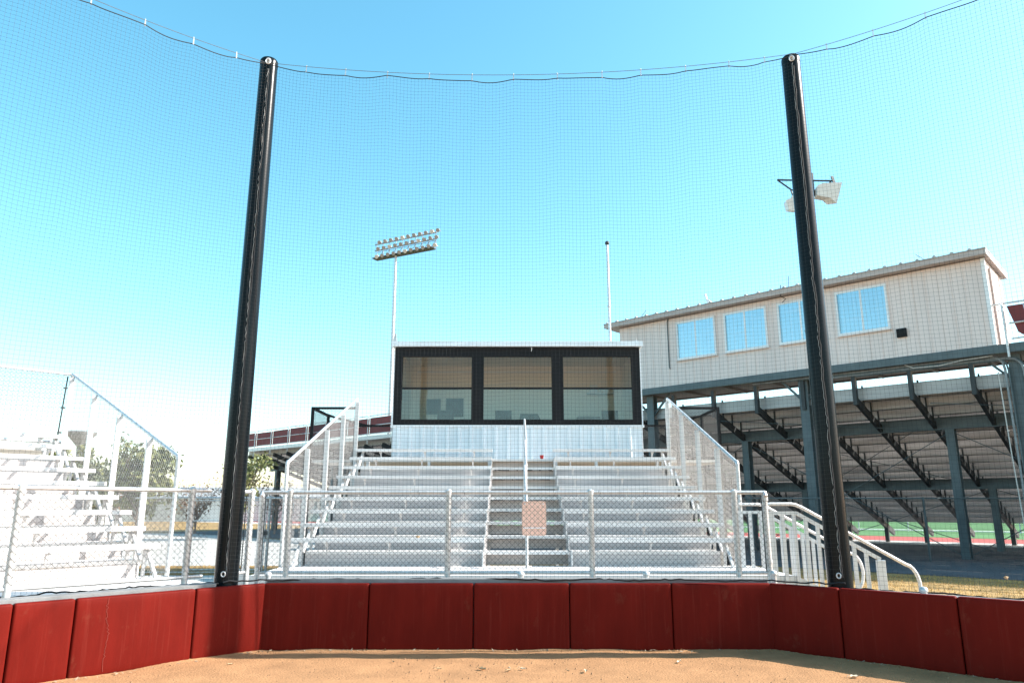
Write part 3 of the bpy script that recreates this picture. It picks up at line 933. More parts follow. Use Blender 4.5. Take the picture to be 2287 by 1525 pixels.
# interior fittings that show through the glass
mb = MB(); mb.box(X0 + .14, X1 - .14, .10, .62, .92, .96); mb.build('counter', M['trim'], bo, bevel=.004)
mb = MB(); mb.box(-2.55, -2.15, DEP - .125, DEP - .101, 1.42, 1.86); mb.box(-2.0, -1.5, DEP - .125, DEP - .101, 1.35, 1.88); mb.build('notice_boards', M['inner_dark'], bo)
mb = MB(); mb.path([(-2.7 + .3 * i, DEP - .14, 2.30 + .05 * math.sin(i * .8)) for i in range(19)], .008, 5); mb.build('light_string', M['trim'], bo)
mb = MB(); mb.box(X0 + .3, X1 - .3, DEP - .115, DEP - .101, 2.62, 2.66); mb.build('wall_moulding', M['trim'], bo)
mb = MB()
mb.prism([(.05, .70, .96), (.70, .70, .96), (.55, .70, 1.24), (.10, .70, 1.24)], (0, .05, 0)); mb.box(-2.2, -1.6, .7, 1.0, .6, .99); mb.box(1.6, 2.2, .75, 1.05, .6, 1.18)
mb.build('equipment', M['inner_dark'], bo)
for xx in (-1.9, -.35, 2.5):
    mb = MB(); mb.box(xx - .22, xx + .22, 1.1, 1.16, .92, 1.38); mb.box(xx - .23, xx + .23, 1.12, 1.55, .5, .56); mb.box(xx - .03, xx + .03, 1.2, 1.3, .03, .5); mb.build('chair_back', M['inner_dark'], bo, bevel=.01)
mb = MB(); mb.box(2.0, 2.75, DEP - .35, DEP - .105, 1.98, 2.02); mb.box(2.1, 2.3, DEP - .3, DEP - .12, 2.02, 2.25); mb.box(2.4, 2.66, DEP - .3, DEP - .12, 2.02, 2.16); mb.build('shelf', M['trim'], bo)
mb = MB(); mb.box(-.95, -.9, DEP - .13, DEP - .101, .03, 2.5); mb.box(1.15, 1.2, DEP - .13, DEP - .101, .03, 2.5); mb.build('wall_batten', M['inner'], bo)
# roof with metal fascia
mb = MB(); mb.box(X0 - .05, X1 + .06, -.16, DEP + .2, ZT_ + .02, ZT_ + .135); mb.build('roof', M['booth'], bo, bevel=.006)
mb = MB(); mb.box(X0 - .055, X1 + .065, -.175, -.162, ZT_, ZT_ + .030); mb.build('drip_edge', M['trim'], bo)
for x in (X0 + .02, X1 - .10):
    mb = MB(); mb.tube((x, -.10, ZT_ + .135), (x, -.10, ZT_ + .20), .012, 8); mb.box(x - .05, x + .05, -.15, -.05, ZT_ + .135, ZT_ + .146)
    if x < 0: mb.prism([(x - .05, -.12, ZT_ + .14), (x + .05, -.12, ZT_ + .14), (x + .02, -.12, ZT_ + .34), (x - .02, -.12, ZT_ + .34)], (0, .04, 0))
    mb.build('roof_bracket', M['galv'], bo)
mb = MB(); mb.path([(.38, -.05, ZT_), (.385, -.05, ZT_ - .06), (.375, -.05, ZT_ - .11)], .010, 6); mb.build('hook', M['trim'], bo)

# black chain link guards on both sides of the booth platform
def guard(x_in, x_out, label):
    o = thing('platform_guard', label, 'fence', (x_in, 18.4, 0), 0, 'black chain link guards beside the booth')
    w = x_out - x_in; s = 1 if w > 0 else -1
    zt, zm, zb = 4.09, 3.64, 2.85
    for (p) in ((w, 0), (w, 1.6), (w * .45, 0)):
        mb = MB(); mb.box(p[0] - .035, p[0] + .035, p[1] - .035, p[1] + .035, 0, zt if p[0] == w else zm); mb.build('post', M['black'], o)
    mb = MB(); mb.bar((w * .45, 0, zt), (w + .035 * s, 0, zt), .06, .06); mb.bar((w, 0, zt), (w, 1.6, zt), .06, .06); mb.bar((0, 0, zm), (w * .45, 0, zm), .05, .05)
    mb.bar((w, 1.6, zt), (w * .4, 1.6, zt - .3), .05, .05); mb.bar((0, 0, zb), (w, 0, zb), .05, .05); mb.bar((w, 0, zb), (w, 1.6, zb), .05, .05)
    mb.build('frame_rail', M['black'], o)
    mb = MB(); mb.bar((w * .96, 0, zt - .05), (w * .62, 0, zt - .30), .04, .04); mb.build('diagonal_brace', M['black'], o)
    mb = MB()
    a, b = sorted((w * .45, w)); chain_link(mb, (0, -.03, zt), (1, 0, 0), [(a, 0), (b, 0), (b, zb - zt), (a, zb - zt)], r=.0028)
    a, b = sorted((0, w * .45)); chain_link(mb, (0, -.03, zt), (1, 0, 0), [(a, zm - zt), (b, zm - zt), (b, zb - zt), (a, zb - zt)], r=.0028)
    chain_link(mb, (w, 0, zt), (0, 1, 0), [(0, 0), (1.6, 0), (1.6, zb - zt), (0, zb - zt)], r=.0028)
    mb.build('wire_mesh', M['black_wire'], o)
    mb = MB(); mb.box(min(0, w), max(0, w), .05, 1.6, zb - .12, zb - .06); mb.build('platform', M['alu'], o)
guard(-3.06, -5.07, 'black chain link guard left of the scorers booth')
guard(3.32, 5.24, 'black chain link guard right of the scorers booth')

# ------------------------------------------------------------------ football grandstand (local x = -u, local y = v-21)
GR = math.atan2(-gd.y, -gd.x)
gorg = gn * 21.0
gs = thing('grandstand', 'long football grandstand seen from behind, dark steel frame under grey planks', 'grandstand', gorg, GR)
XL, XR = -41.3, 7.0
ZG = .262      # ground level in the stand's modelling units
ROWS = 19
for k in range(ROWS):
    y = .55 + .61 * k; z = 4.60 - .195 * k
    if k > 0:
        mb = MB(); mb.box(XL, XR, y, y + .26, z + .40, z + .44); mb.build('seat_plank', M['plank'], gs)
    mb = MB(); mb.box(XL, XR, y + .262, y + .435, z - .045, z); mb.box(XL, XR, y + .440, y + .60, z - .045, z); mb.build('foot_plank', M['plank'], gs)
    mb = MB(); mb.box(XL, XR, y + .250, y + .256, z - .02, z + .345); mb.build('riser_panel', M['plank_low'], gs)
mb = MB(); mb.box(XL, XR, .53, .545, 4.55, 4.88); mb.build('back_panel', M['plank'], gs)
ZD = 4.9
mb = MB(); mb.box(XL, -14.8, -.1, .50, ZD - .06, ZD); mb.build('rear_walkway', M['plank'], gs)
mb = MB(); mb.box(XL, -14.8, -.16, -.10, ZD - .16, ZD + .02); mb.build('walkway_edge', M['alu_frame'], gs)
us = [-40.9 + 1.43 * i for i in range(34)]
for i, x in enumerate(us):
    mb = MB()
    mb.bar((x, .30, 4.52), (x, 12.6, 4.52 - .32 * 12.3), .09, .20)
    if -14.8 < x: mb.box(x - .05, x + .05, .20, .36, 4.4, 5.25)
    for k in range(0, ROWS):
        y = .55 + .61 * k; z = 4.60 - .195 * k
        mb.box(x + .03, x + .07, y + .20, y + .24, z - .26, z + .395)
    mb.build('stringer', M['steel_dark'], gs)
def ibeam(mb, p, q, h=.32, w=.16, t=.02):
    p = V(p); q = V(q)
    mb.bar(p, q, .02, h - 2 * t); mb.bar(p + V((0, 0, h / 2 - t / 2)), q + V((0, 0, h / 2 - t / 2)), w, t); mb.bar(p - V((0, 0, h / 2 - t / 2)), q - V((0, 0, h / 2 - t / 2)), w, t)
for (y, z) in ((2.3, 3.93), (7.0, 2.37)):
    mb = MB(); ibeam(mb, (XL - .6, y, z), (XR, y, z), .34, .18); mb.build('cross_beam', M['steel'], gs)
for x in [-40.9 + 6.02 * i for i in range(9)]:
    mb = MB(); mb.box(x - .012, x + .012, 2.16, 2.44, ZG, 3.76); mb.box(x - .11, x + .11, 2.15, 2.17, ZG, 3.76); mb.box(x - .11, x + .11, 2.43, 2.45, ZG, 3.76); mb.build('column', M['steel'], gs)
    mb = MB(); mb.box(x - .10, x + .10, 6.89, 6.91, ZG, 2.2); mb.box(x - .10, x + .10, 7.09, 7.11, ZG, 2.2); mb.box(x - .012, x + .012, 6.9, 7.1, ZG, 2.2); mb.build('column', M['steel'], gs)
for i, x in enumerate(us[:]):
    if -16 < x: 
        mb = MB(); mb.box(x - .07, x + .07, 11.6, 11.74, ZG, .9); mb.build('front_column', M['steel_dark'], gs)
# crossed rods
for i in range(8):
    xa = -40.9 + 6.02 * i; xb = xa + 6.02
    mb = MB(); mb.tube((xa, 2.3, 3.7), (xb, 2.3, .3), .012, 5); mb.tube((xb, 2.3, 3.7), (xa, 2.3, .3), .012, 5); mb.build('brace_rod', M['steel'], gs)
    mb = MB(); mb.tube((xa, 7, 2.2), (xb, 7, .2), .012, 5); mb.tube((xb, 7, 2.2), (xa, 7, .2), .012, 5); mb.build('brace_rod', M['steel'], gs)
    mb = MB(); mb.tube((xa, .4, 4.3), (xb, 2.3, 3.7), .010, 5); mb.tube((xb - 1, 2.4, 3.75), (xa + 1, 6.9, 2.5), .010, 5); mb.tube((xa + 1, 2.4, 3.75), (xb - 1, 6.9, 2.5), .010, 5); mb.build('brace_rod', M['steel'], gs)
# rear rail and banners on the left part
for z in (5.88, 5.42, 5.02):
    mb = MB(); mb.tube((XL, -.06, z), (-14.8, -.06, z), .022, 8); mb.build('rear_rail', M['galv'], gs, True)
x = XL + .05; i = 0
while x < -15:
    mb = MB(); mb.path([(x, -.13, ZD - .35), (x, -.13, 5.80), (x, -.12, 5.86), (x, -.06, 5.88)], .024, 8); mb.build('rail_post', M['galv'], gs, True)
    mb = MB()
    if x + 1.7 < -15:
        z1 = 5.80 - .03 * rng.random(); z0 = 5.04 + .02 * rng.random()
        mb.prism([(x + .03, -.03, z0), (x + 1.77, -.03, z0), (x + 1.77, -.03, z1), (x + .03, -.03, z1)], (0, .012, 0)); mb.build('banner', M['banner'], gs)
    x += 1.8; i += 1
# press box platform
mb = MB(); mb.box(-15.0, XR, 0, .12, 5.335, 5.545); mb.build('platform_beam', M['steel'], gs)
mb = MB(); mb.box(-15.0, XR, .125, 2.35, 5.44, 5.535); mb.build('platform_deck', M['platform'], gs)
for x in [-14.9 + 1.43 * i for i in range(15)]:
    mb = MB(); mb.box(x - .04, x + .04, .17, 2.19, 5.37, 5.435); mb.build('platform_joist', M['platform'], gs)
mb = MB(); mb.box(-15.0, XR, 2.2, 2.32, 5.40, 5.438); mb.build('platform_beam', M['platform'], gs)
for x in (-13.24, -8.02, -2.80, 2.42):
    mb = MB(); mb.box(x - .13, x + .13, .30, .32, ZG, 5.33); mb.box(x - .13, x + .13, .55, .57, ZG, 5.33); mb.box(x - .012, x + .012, .32, .55, ZG, 5.33); mb.build('column', M['steel'], gs)
    for s in (-1, 1):
        mb = MB(); mb.bar((x, .43, 4.6), (x + s * .7, .43, 5.36), .06, .06); mb.build('knee_brace', M['steel'], gs)
# platform rail right of the press box
for z in (6.56, 6.05, 5.66):
    mb = MB(); mb.tube((-3.1 if z > 6.5 else -2.75, .05, z), (XR, .05, z), .022, 8); mb.build('rear_rail', M['galv'], gs, True)
for x in (-2.84, -.8, 1.3, 3.4, 5.5):
    mb = MB(); mb.path([(x, -.04, 5.2), (x, -.04, 6.50), (x, .05, 6.56)], .030, 8); mb.build('rail_post', M['galv'], gs, True)
mb = MB(); mb.prism([(-2.76, .10, 6.50), (-2.60, .10, 5.82), (-2.52, .10, 5.74), (-2.36, .10, 5.72), (-2.42, .10, 6.50)], (0, .012, 0)); mb.build('banner', M['banner'], gs)
mb = MB(); mb.prism([(-2.415, .10, 6.50), (-2.355, .10, 5.72), (1.2, .10, 5.66), (1.2, .10, 6.52)], (0, .012, 0)); mb.build('banner', M['banner_shadow'], gs)  # shadowed stretch of the banner, its shadow put into the colour
mb = MB(); mb.box(-7.75, -7.45, .25, .50, 4.50, 4.58); mb.prism([(-7.72, .25, 4.49), (-7.48, .25, 4.49), (-7.52, .25, 4.36), (-7.62, .25, 4.34)], (0, .2, 0)); mb.build('work_light', M['steel_dark'], gs)
# conduits on the near column and under the platform
for j, (xo, r) in enumerate(((-3.0, .03), (-2.93, .022), (-2.62, .03), (-2.55, .022))):
    mb = MB(); y = .22
    z1 = 5.31 - .04 * j
    mb.path([(-9.5 + j, y, z1), (xo - .35, y, z1), (xo - .14, y, z1 - .05), (xo - .03, y, z1 - .18), (xo, y, z1 - .36), (xo, y, .3)], r, 8); mb.build('conduit', M['steel'] if j % 2 else M['conduit'], gs, True)
mb = MB(); mb.path([(-3.15, .2, 4.9), (-3.12, .15, 3.0), (-3.05, .1, .2)], .014, 6); mb.build('conduit', M['clip'], gs)
mb = MB(); mb.path([(-5.2, .1, 5.33), (-5.0, .08, 5.22), (-4.4, .08, 5.20), (-3.9, .08, 5.27), (-3.2, .08, 5.30)], .014, 6); mb.build('conduit', M['clip'], gs)
mb = MB(); mb.box(-2.95, -2.6, .16, .30, 1.5, 2.0); mb.build('electrical_box', M['steel'], gs, bevel=.01)

# ------------------------------------------------------------------ press box on the grandstand platform
pb = thing('press_box', 'beige metal press box with four sliding windows on top of the grandstand', 'press box', gorg + V((0, 0, 5.55)), GR)
PX0, PX1, PD, PHT = -14.2, -3.08, 2.3, 2.26
mb = MB()
mb.box(PX0, PX1, .03, PD, 0, PHT); mb.build('wall', M['beige'], pb)
# cladding ribs drawn as shallow battens
x = PX0 + .1
mb = MB()
while x < PX1 - .05:
    mb.box(x, x + .03, .016, .03, .005, PHT - .02); x += .3
mb.build('cladding_ribs', M['beige'], pb)
y = .12
mb = MB()
while y < PD:
    mb.box(PX1, PX1 + .014, y, y + .03, .005, PHT - .02); y += .2
mb.build('cladding_ribs', M['beige'], pb)
mb = MB(); mb.box(PX1 - .07, PX1 + .020, .008, .10, .003, PHT); mb.build('corner_trim', M['trim'], pb)
mb = MB()
o_ = .36
mb.prism([(PX0 - .45, -.28, PHT + .02), (PX1 + .12, -.28, PHT + .02), (PX1 + .12, -.28, PHT + .16), (PX0 - .45, -.28, PHT + .16)], (0, .03, 0))
mb.box(PX1 + .09, PX1 + .12, -.249, PD + .3, PHT + .02, PHT + .16)
mb.build('fascia', M['beige_trim'], pb)
mb = MB(); mb.box(PX0 - .45, PX1 + .088, -.249, PD + .3, PHT + .03, PHT + .06); mb.build('soffit', M['beige_trim'], pb)
mb = MB(); mb.box(PX0 - .46, PX1 + .13, -.30, PD + .32, PHT + .162, PHT + .185)
x = PX0 - .3
while x < PX1 + .1:
    mb.prism([(x - .05, -.305, PHT + .183), (x + .05, -.305, PHT + .183), (x + .025, -.305, PHT + .225), (x - .025, -.305, PHT + .225)], (0, PD + .6, 0)); x += .40
mb.build('roof', M['roof'], pb)
for xa, xb, in ((-11.93, -10.52), (-10.22, -8.82), (-8.48, -7.10), (-6.78, -5.40)):
    za, zb = .80, 2.08
    w = MB()
    w.box(xa, xa + .06, -.02, .03, za, zb); w.box(xb - .06, xb, -.02, .03, za, zb); w.box(xa + .06, xb - .06, -.02, .03, zb - .06, zb); w.box(xa + .06, xb - .06, -.03, .03, za, za + .06)
    xm = (xa + xb) / 2
    w.box(xm - .025, xm + .025, -.012, .03, za + .06, zb - .06)
    wo = w.build('window', M['trim'], pb, bevel=.005)
    for k_, (p0, p1, yp) in enumerate(((xa + .06, xm - .026, -.006), (xm + .026, xb - .06, -.011))):
        w_ = (rng.random() - .5) * .004
        mb = MB(); mb.prism([(p0, yp, za + .06), (p1, yp + w_, za + .06), (p1, yp + w_, zb - .06), (p0, yp, zb - .06)], (0, .003, 0)); mb.build('pane', M['glass_clear'], wo)
        mb = MB(); z = za + .075; bent = rng.integers(6, 20)
        while z < zb - .07:
            i_ = int((z - za) / .05)
            t_ = .018 * rng.random() if i_ in (bent, bent + 1) else 0
            mb.prism([(p0 + .01, .026, z), (p1 - .01, .026, z + t_ * 2), (p1 - .01, .012, z + .047 - t_ * 1.5), (p0 + .01, .012, z + .047)], (0, .002, 0)); z += .05
        mb.build('blind', M['blind'], wo)
    mb = MB(); mb.box(xa + .062, xa + .10, -.004, .002, za + .07, zb - .08); mb.build('dark_gap', M['black'], wo)
    mb = MB(); mb.box(xa - .03, xb + .03, -.045, .0, za - .035, za - .002); mb.build('sill', M['beige'], wo)
mb = MB(); mb.box(-5.27, -5.03, -.05, .03, .52, .75)
for i in range(3): mb.box(-5.25, -5.05, -.065, -.05, .55 + .06 * i, .58 + .06 * i)
mb.build('vent', M['black'], pb)
mb = MB(); mb.box(PX1 + .014, PX1 + .04, .55, 1.45, .04, 2.02)
dr = mb.build('door', M['trim'], pb); 
mb = MB(); mb.lathe((PX1 + .04, .65, .98), [(.015, 0), (.015, .03), (.03, .035), (.03, .06), (.01, .065)], 10, axis=(1, 0, 0)); mb.build('handle', M['galv'], dr, True)
mb = MB(); mb.box(PX1 + .0145, PX1 + .05, .48, .545, .03, 2.10); mb.box(PX1 + .0145, PX1 + .05, 1.455, 1.52, .03, 2.10); mb.box(PX1 + .0145, PX1 + .05, .546, 1.454, 2.03, 2.10); mb.build('door_frame', M['beige_trim'], pb)
mb = MB(); mb.path([(-12.2, -.02, PHT), (-12.25, .0, PHT - .1), (-12.25, .0, .62), (-12.2, -.03, .55)], .018, 6); mb.build('conduit', M['steel'], pb)
mb = MB(); mb.path([(-8.2, -.25, PHT + .3), (-8.22, -.27, PHT - .05), (-8.1, -.2, PHT - .14), (-8.25, -.1, PHT - .2)], .012, 5); mb.build('loose_cable', M['black'], pb)
mb = MB(); mb.bar((-10.9, .5, PHT + .2), (-11.06, .5, PHT + .75), .07, .05); mb.bar((-10.98, .5, PHT + .55), (-10.85, .5, PHT + .42), .05, .04); mb.build('roof_antenna', M['trim'], pb)
for (xx, dxx, hh) in ((-13.6, .35, .35), (-8.2, .05, .5), (-4.3, -.35, .35)):
    mb = MB(); mb.tube((xx, .3, PHT + .2), (xx + dxx, .3, PHT + .2 + hh), .010, 5); mb.build('roof_antenna', M['cable'], pb)

# the stand and its press box are modelled at 1:1.187, so bring the meshes to their true size on the ground
def true_size(root, k, loc):
    todo = list(root.children); done = set()
    while todo:
        o = todo.pop(); todo.extend(o.children)
        if o.data.name in done: continue
        done.add(o.data.name); o.data.transform(Matrix.Scale(k, 4))
    root.location = loc
KS = 1.187
true_size(gs, KS, gn * 21 * KS + V((0, 0, 1.65 * (1 - KS))))
true_size(pb, KS, gn * 21 * KS + V((0, 0, 1.65 + (5.55 - 1.65) * KS)))

# ------------------------------------------------------------------ fences in the background
fence('chain_link_fence', 'dark chain link fence crossing under the football grandstand', (6.6, 23.2, 0), (19, 23.2, 0), 1.9, .05, [2.9, 6.25, 9.6], wire='wire', rail_m='steel', bottom=False)
bf = fence('chain_link_fence', 'galvanised chain link fence with a gate behind the left bleachers', (-9.6, 18.9, 0), (-4.4, 18.9, 0), 1.86, .05, [.2, 1.45, 3.45, 5.1], wire='wire')
mb = MB()
for (xa, xb) in ((1.55, 2.45), (2.52, 3.38)):
    mb.path([(xa, -.05, .12), (xb, -.05, .12), (xb, -.05, 1.80), (xa, -.05, 1.80), (xa, -.05, .12)], .02, 8); mb.tube((xa, -.05, 1.30), (xb, -.05, 1.30), .014, 8)
mb.build('gate_frame', M['galv'], bf, True)
mb = MB(); mb.box(3.28, 3.45, -.09, -.02, .95, 1.05); mb.build('gate_latch', M['steel_dark'], bf)
tf = fence('chain_link_fence', 'pale fence with white posts beyond the running track', (*G(-14, 56), 0), (*G(70, 56), 0), 1.30, .06, [3.2 * i for i in range(26)], wire='wire', rail_m='trim', pr_=.035)

# ------------------------------------------------------------------ poles and lights beyond
fp = thing('mast', 'slim grey mast with a ball top behind the scorers booth', 'mast', (2.88, 20.75, 0))
mb = MB(); mb.lathe((0, 0, 0), [(.045, 0), (.042, 5), (.036, 9.35)], 14); mb.build('shaft', M['galv'], fp, True)
mb = MB(); mb.lathe((0, 0, 9.35), [(.02, 0), (.06, .02), (.07, .06), (.06, .10), (.02, .13)], 14); mb.build('ball_top', M['steel_dark'], fp, True)
mb = MB(); mb.lathe((0, 0, 7.4), [(.05, 0), (.055, .03), (.05, .06)], 14); mb.build('collar', M['galv'], fp, True)

lt = thing('stadium_light', 'tall stadium light tower with tilted bank of lamps behind the booth', 'light tower', (-12.25, 72.6, 0))
mb = MB(); mb.lathe((0, 0, 0), [(.28, 0), (.20, 14), (.13, 27.7)], 20); mb.build('mast', M['galv'], lt, True)
mb = MB()
for z in np.arange(4, 27.5, .9): mb.bar((.16, -.22, z), (.36, -.05, z + .12), .04, .04)
mb.build('climbing_pegs', M['steel_dark'], lt)
# lamp bank runs from far-left to near-right
ba = V((7.3, -3.9, 0)); bdir = ba.normalized(); side = V((bdir.y, -bdir.x, 0)); 
for i, z in enumerate((27.6, 28.4, 29.1)):
    mb = MB(); mb.bar(-ba * .34 + V((0, 0, z)), ba * .62 + V((0, 0, z)), .12, .12); mb.build('crossarm', M['lamp_grey'], lt)
mb = MB(); mb.obox(ba * .12 + V((0, 0, 27.45)), ba * .46, side * .45, V((0, 0, .04))); mb.build('catwalk', M['steel_dark'], lt)
for i in range(9):
    q = -.35 + .92 * i / 9
    mb = MB(); mb.tube(ba * q + side * -.45 + V((0, 0, 27.45)), ba * (q + .10) + side * -.45 + V((0, 0, 28.4)), .03, 5); mb.build('lattice_brace', M['lamp_grey'], lt)
mb = MB(); mb.tube(ba * -.35 + side * -.45 + V((0, 0, 28.4)), ba * .57 + side * -.45 + V((0, 0, 28.4)), .03, 5); mb.build('catwalk_rail', M['lamp_grey'], lt)
for i in range(10):
    q = -.35 + .92 * i / 9
    mb = MB(); mb.tube(ba * q + side * -.45 + V((0, 0, 27.45)), ba * q + side * -.45 + V((0, 0, 29.6)), .035, 6); mb.build('upright', M['lamp_grey'], lt)
for row, z in enumerate((27.55, 28.4, 29.1)):
    for i in range(11):
        q = -.26 + .90 * i / 10 + .02 * row
        c = ba * q + side * .45 + V((0, 0, z))
        mb = MB(); ax = (side * .9 + V((0, 0, -.62))).normalized()
        mb.lathe(c, [(.05, -.24), (.10, -.18), (.11, -.1), (.20, .12), (.22, .15)], 12, axis=ax); mb.bar(c - side * .45, c, .05, .05)
        mb.build('floodlight', M['lamp_grey'] if (i * 2 + row) % 5 else M['clip'], lt, True)

fl = thing('twin_floodlight', 'light post with two cream box floodlights behind the right black pole', 'floodlight', (7.76, 18.0, 0))
mb = MB(); mb.tube((0, 0, 0), (0, 0, 9.9), .065, 12); mb.tube((.0, 0, 9.7), (.27, 0, 9.75), .05, 8); mb.tube((.27, 0, 9.72), (.27, 0, 10.36), .05, 12); mb.build('post', M['black'], fl, True)
mb = MB(); mb.bar((-.67, -.05, 10.15), (.80, -.05, 10.12), .035, .035); mb.bar((-.67, -.05, 10.15), (-.30, -.05, 9.85), .03, .03); mb.bar((-.30, -.05, 9.86), (.1, -.05, 9.86), .03, .03); mb.bar((-.33, -.05, 9.85), (-.29, -.15, 9.55), .03, .03)
mb.bar((.75, -.05, 10.08), (.55, -.05, 9.92), .05, .05); mb.bar((.80, -.05, 10.25), (.82, -.15, 9.92), .07, .03); mb.build('bracket', M['steel_dark'], fl)
def box_flood(poly, y0, y1, k, dx, dz):
    """flared housing: outline poly (x,z) at the open front, drawn in towards its back"""
    cx_ = sum(p[0] for p in poly) / len(poly); cz_ = sum(p[1] for p in poly) / len(poly)
    n = len(poly); mb = MB()
    a = [(p[0], y0, p[1]) for p in poly]
    b = [(cx_ + (p[0] - cx_) * k + dx, y1, cz_ + (p[1] - cz_) * k + dz) for p in poly]
    mb.add(a + b, [tuple(range(n)), tuple(range(2 * n - 1, n - 1, -1))] + [(i, (i + 1) % n, n + (i + 1) % n, n + i) for i in range(n)])
    mb.build('floodlight', M['lamp'], fl)
FX, FZ = 8.03 - 7.76, 9.75
box_flood([(FX + x, FZ + z) for x, z in ((.03, .15), (.18, .22), (.69, .24), (.49, -.36), (.34, -.20), (0, -.13))], -.25, .15, .72, -.02, .04)
box_flood([(FX + x, FZ + z) for x, z in ((-.82, -.25), (-.69, -.20), (-.54, .03), (-.40, .02), (-.38, -.56), (-.77, -.53))], -.22, .14, .75, .02, .03)

wt = thing('water_tower', 'small dark funnel shaped tower far behind the left bleacher guard rail', 'tower', (-93.5, 158, 0))
mb = MB(); mb.lathe((0, 0, 0), [(.6, 0), (.5, 12.5), (.6, 14.2), (1.6, 15.4), (2.9, 16.8), (3.1, 17.3), (2.8, 17.5)], 20); mb.build('tank', M['tank'], wt, True)

# ------------------------------------------------------------------ trees
def tree(x, y, h, w, trunk_h, leafm, nl, label, seed, leaf=.12, group='trees beyond the fences', bare=0.0, name='tree', cat='tree', mode='round'):
    rs = np.random.default_rng(seed)
    o = thing(name, label, cat, (x, y, 0), 0, group)
    mb = MB()
    mb.path([(0, 0, 0), (.03 * h * .2, 0, trunk_h * .6), (0.02, .05, trunk_h), (.05, .02, h * .75)], .035 * h ** .8, 8, r2=.01 * h)
    tips = []
    nb = 16
    for i in range(nb):
        a = rs.random() * 6.28; z0 = trunk_h * (.7 + .3 * rs.random()) + (h - trunk_h) * .55 * rs.random()
        rr = w * (.35 + .6 * rs.random()); z1 = z0 + (h - z0) * (.3 + .6 * rs.random())
        tip = V((rr * math.cos(a), rr * math.sin(a), z1))
        mid = V((rr * .45 * math.cos(a + .3), rr * .45 * math.sin(a + .3), z0 + (z1 - z0) * .4))
        mb.path([(0, 0, z0), mid, tip], .012 * h, 5, r2=.003 * h); tips.append(tip); tips.append(mid)
        for j in range(4):
            t2 = tip + V(rs.normal(0, w * .22, 3)); mb.path([mid.lerp(tip, .3 + .17 * j), t2], .005 * h, 4, r2=.0015 * h); tips.append(t2)
    mb.build('trunk', M['twig'] if nl < 600 else M['bark'], o, True)
    lv = MB()
    if nl:
        # clumps of leaves around the twig tips, uneven in size and density
        K = len(tips); wts = rs.random(K) ** 1.5 + .1; wts /= wts.sum()
        for i in range(nl):
            c = tips[rs.choice(K, p=wts)]
            p = c + V(rs.normal(0, 1, 3)) * w * .13
            if p.z < trunk_h * .5: continue
            a = V(rs.normal(0, 1, 3)).normalized(); b = a.cross(V(rs.normal(0, 1, 3))).normalized(); s = leaf * (.6 + .8 * rs.random())
            lv.add([p - a * s, p + b * s * .5, p + a * s, p - b * s * .5], [(0, 1, 2, 3)])
        lv.build('crown', leafm, o)
    return o
tree(-14.6, 29, 4.2, 1.25, .9, M['leaf_a'], 4200, 'bushy yellow green tree at the low end of the left guard rail', 1, .10)
tree(-18.6, 32, 3.2, 1.6, .8, M['leaf_b'], 3600, 'dark green tree seen through the left guard mesh, second from the right', 2, .11)
tree(-24.2, 40, 4.7, 1.1, 1.0, M['leaf_a'], 3000, 'pale yellow green tree furthest left behind the guard mesh', 3, .12)
tree(-13.8, 38, 4.0, 1.2, .8, M['leaf_a'], 1600, 'small yellow green tree just right of the left black pole', 4, .10)
tree(-19.5, 46, 2.9, 1.5, .4, M['leaf_c'], 500, 'sparse rusty shrub left of the left black pole', 5, .08)
tree(-14.6, 46, 3.0, 1.4, .4, M['leaf_c'], 420, 'sparse rusty shrub right of the left black pole', 6, .08)
tree(-28, 44, 3.2, 2.2, .5, M['leaf_b'], 2600, 'low dark bush under the pale tree at left', 7, .11)
tree(-21.5, 38, 2.4, 1.6, .4, M['leaf_c'], 1500, 'low rusty bush behind the left bleacher end', 8, .09)

ob = thing('outbuilding', 'long low pale building far behind the fence gate', 'building', (-34, 84, 0), R(6))
mb = MB(); mb.box(-12, 16, 0, 7, 0, 2.7); mb.build('wall', M['outbuilding'], ob)
mb = MB(); mb.prism([(-12.4, -.4, 2.7), (-12.4, 7.4, 2.7), (-12.4, 3.5, 3.9)], (28.8, 0, 0)); mb.build('roof', M['roof'], ob)
for x in (-9, -4, 2, 8, 12):
    mb = MB(); mb.box(x, x + 1.2, -.05, -.001, .9, 2.0); mb.build('window', M['glass_sky'], ob)

# ------------------------------------------------------------------ small litter
def leaf_obj(x, y, s, rz, m=None, lab='curled dry leaf lying on the sunlit infield dirt'):
    mb = MB(); n = 6
    rows = []
    for i in range(n + 1):
        t = i / n; wv = math.sin(math.pi * min(1, t * 1.02)) ** .7 * (.55 + .2 * math.sin(9 * t)) * s * .5
        zc = .006 + s * .35 * (t - .5) ** 2
        rows.append([(-s / 2 + s * t, -wv, zc + wv * .7), (-s / 2 + s * t, 0, zc), (-s / 2 + s * t, wv, zc + wv * .9)])
    vs = [p for r in rows for p in r]; fs = []
    for i in range(n):
        for j in range(2): fs.append((3 * i + j, 3 * i + j + 1, 3 * i + j + 4, 3 * i + j + 3))
    vs += [(p[0], p[1], p[2] + .0015) for p in vs]
    k = 3 * (n + 1); fs += [tuple(i + k for i in reversed(q)) for q in fs]
    mb.add(vs, fs); mb.path([(-s * .5, 0, .02), (-s * .75, .01, .03), (-s * .9, 0, .01)], .0025, 4)
    o = mb.build('dry_leaf', m or M['dead_leaf'])
    o.location = (x, y, .012); o.rotation_euler = (0, 0, rz)
    tag(o, lab, 'leaf', 'dry leaves on the infield dirt')
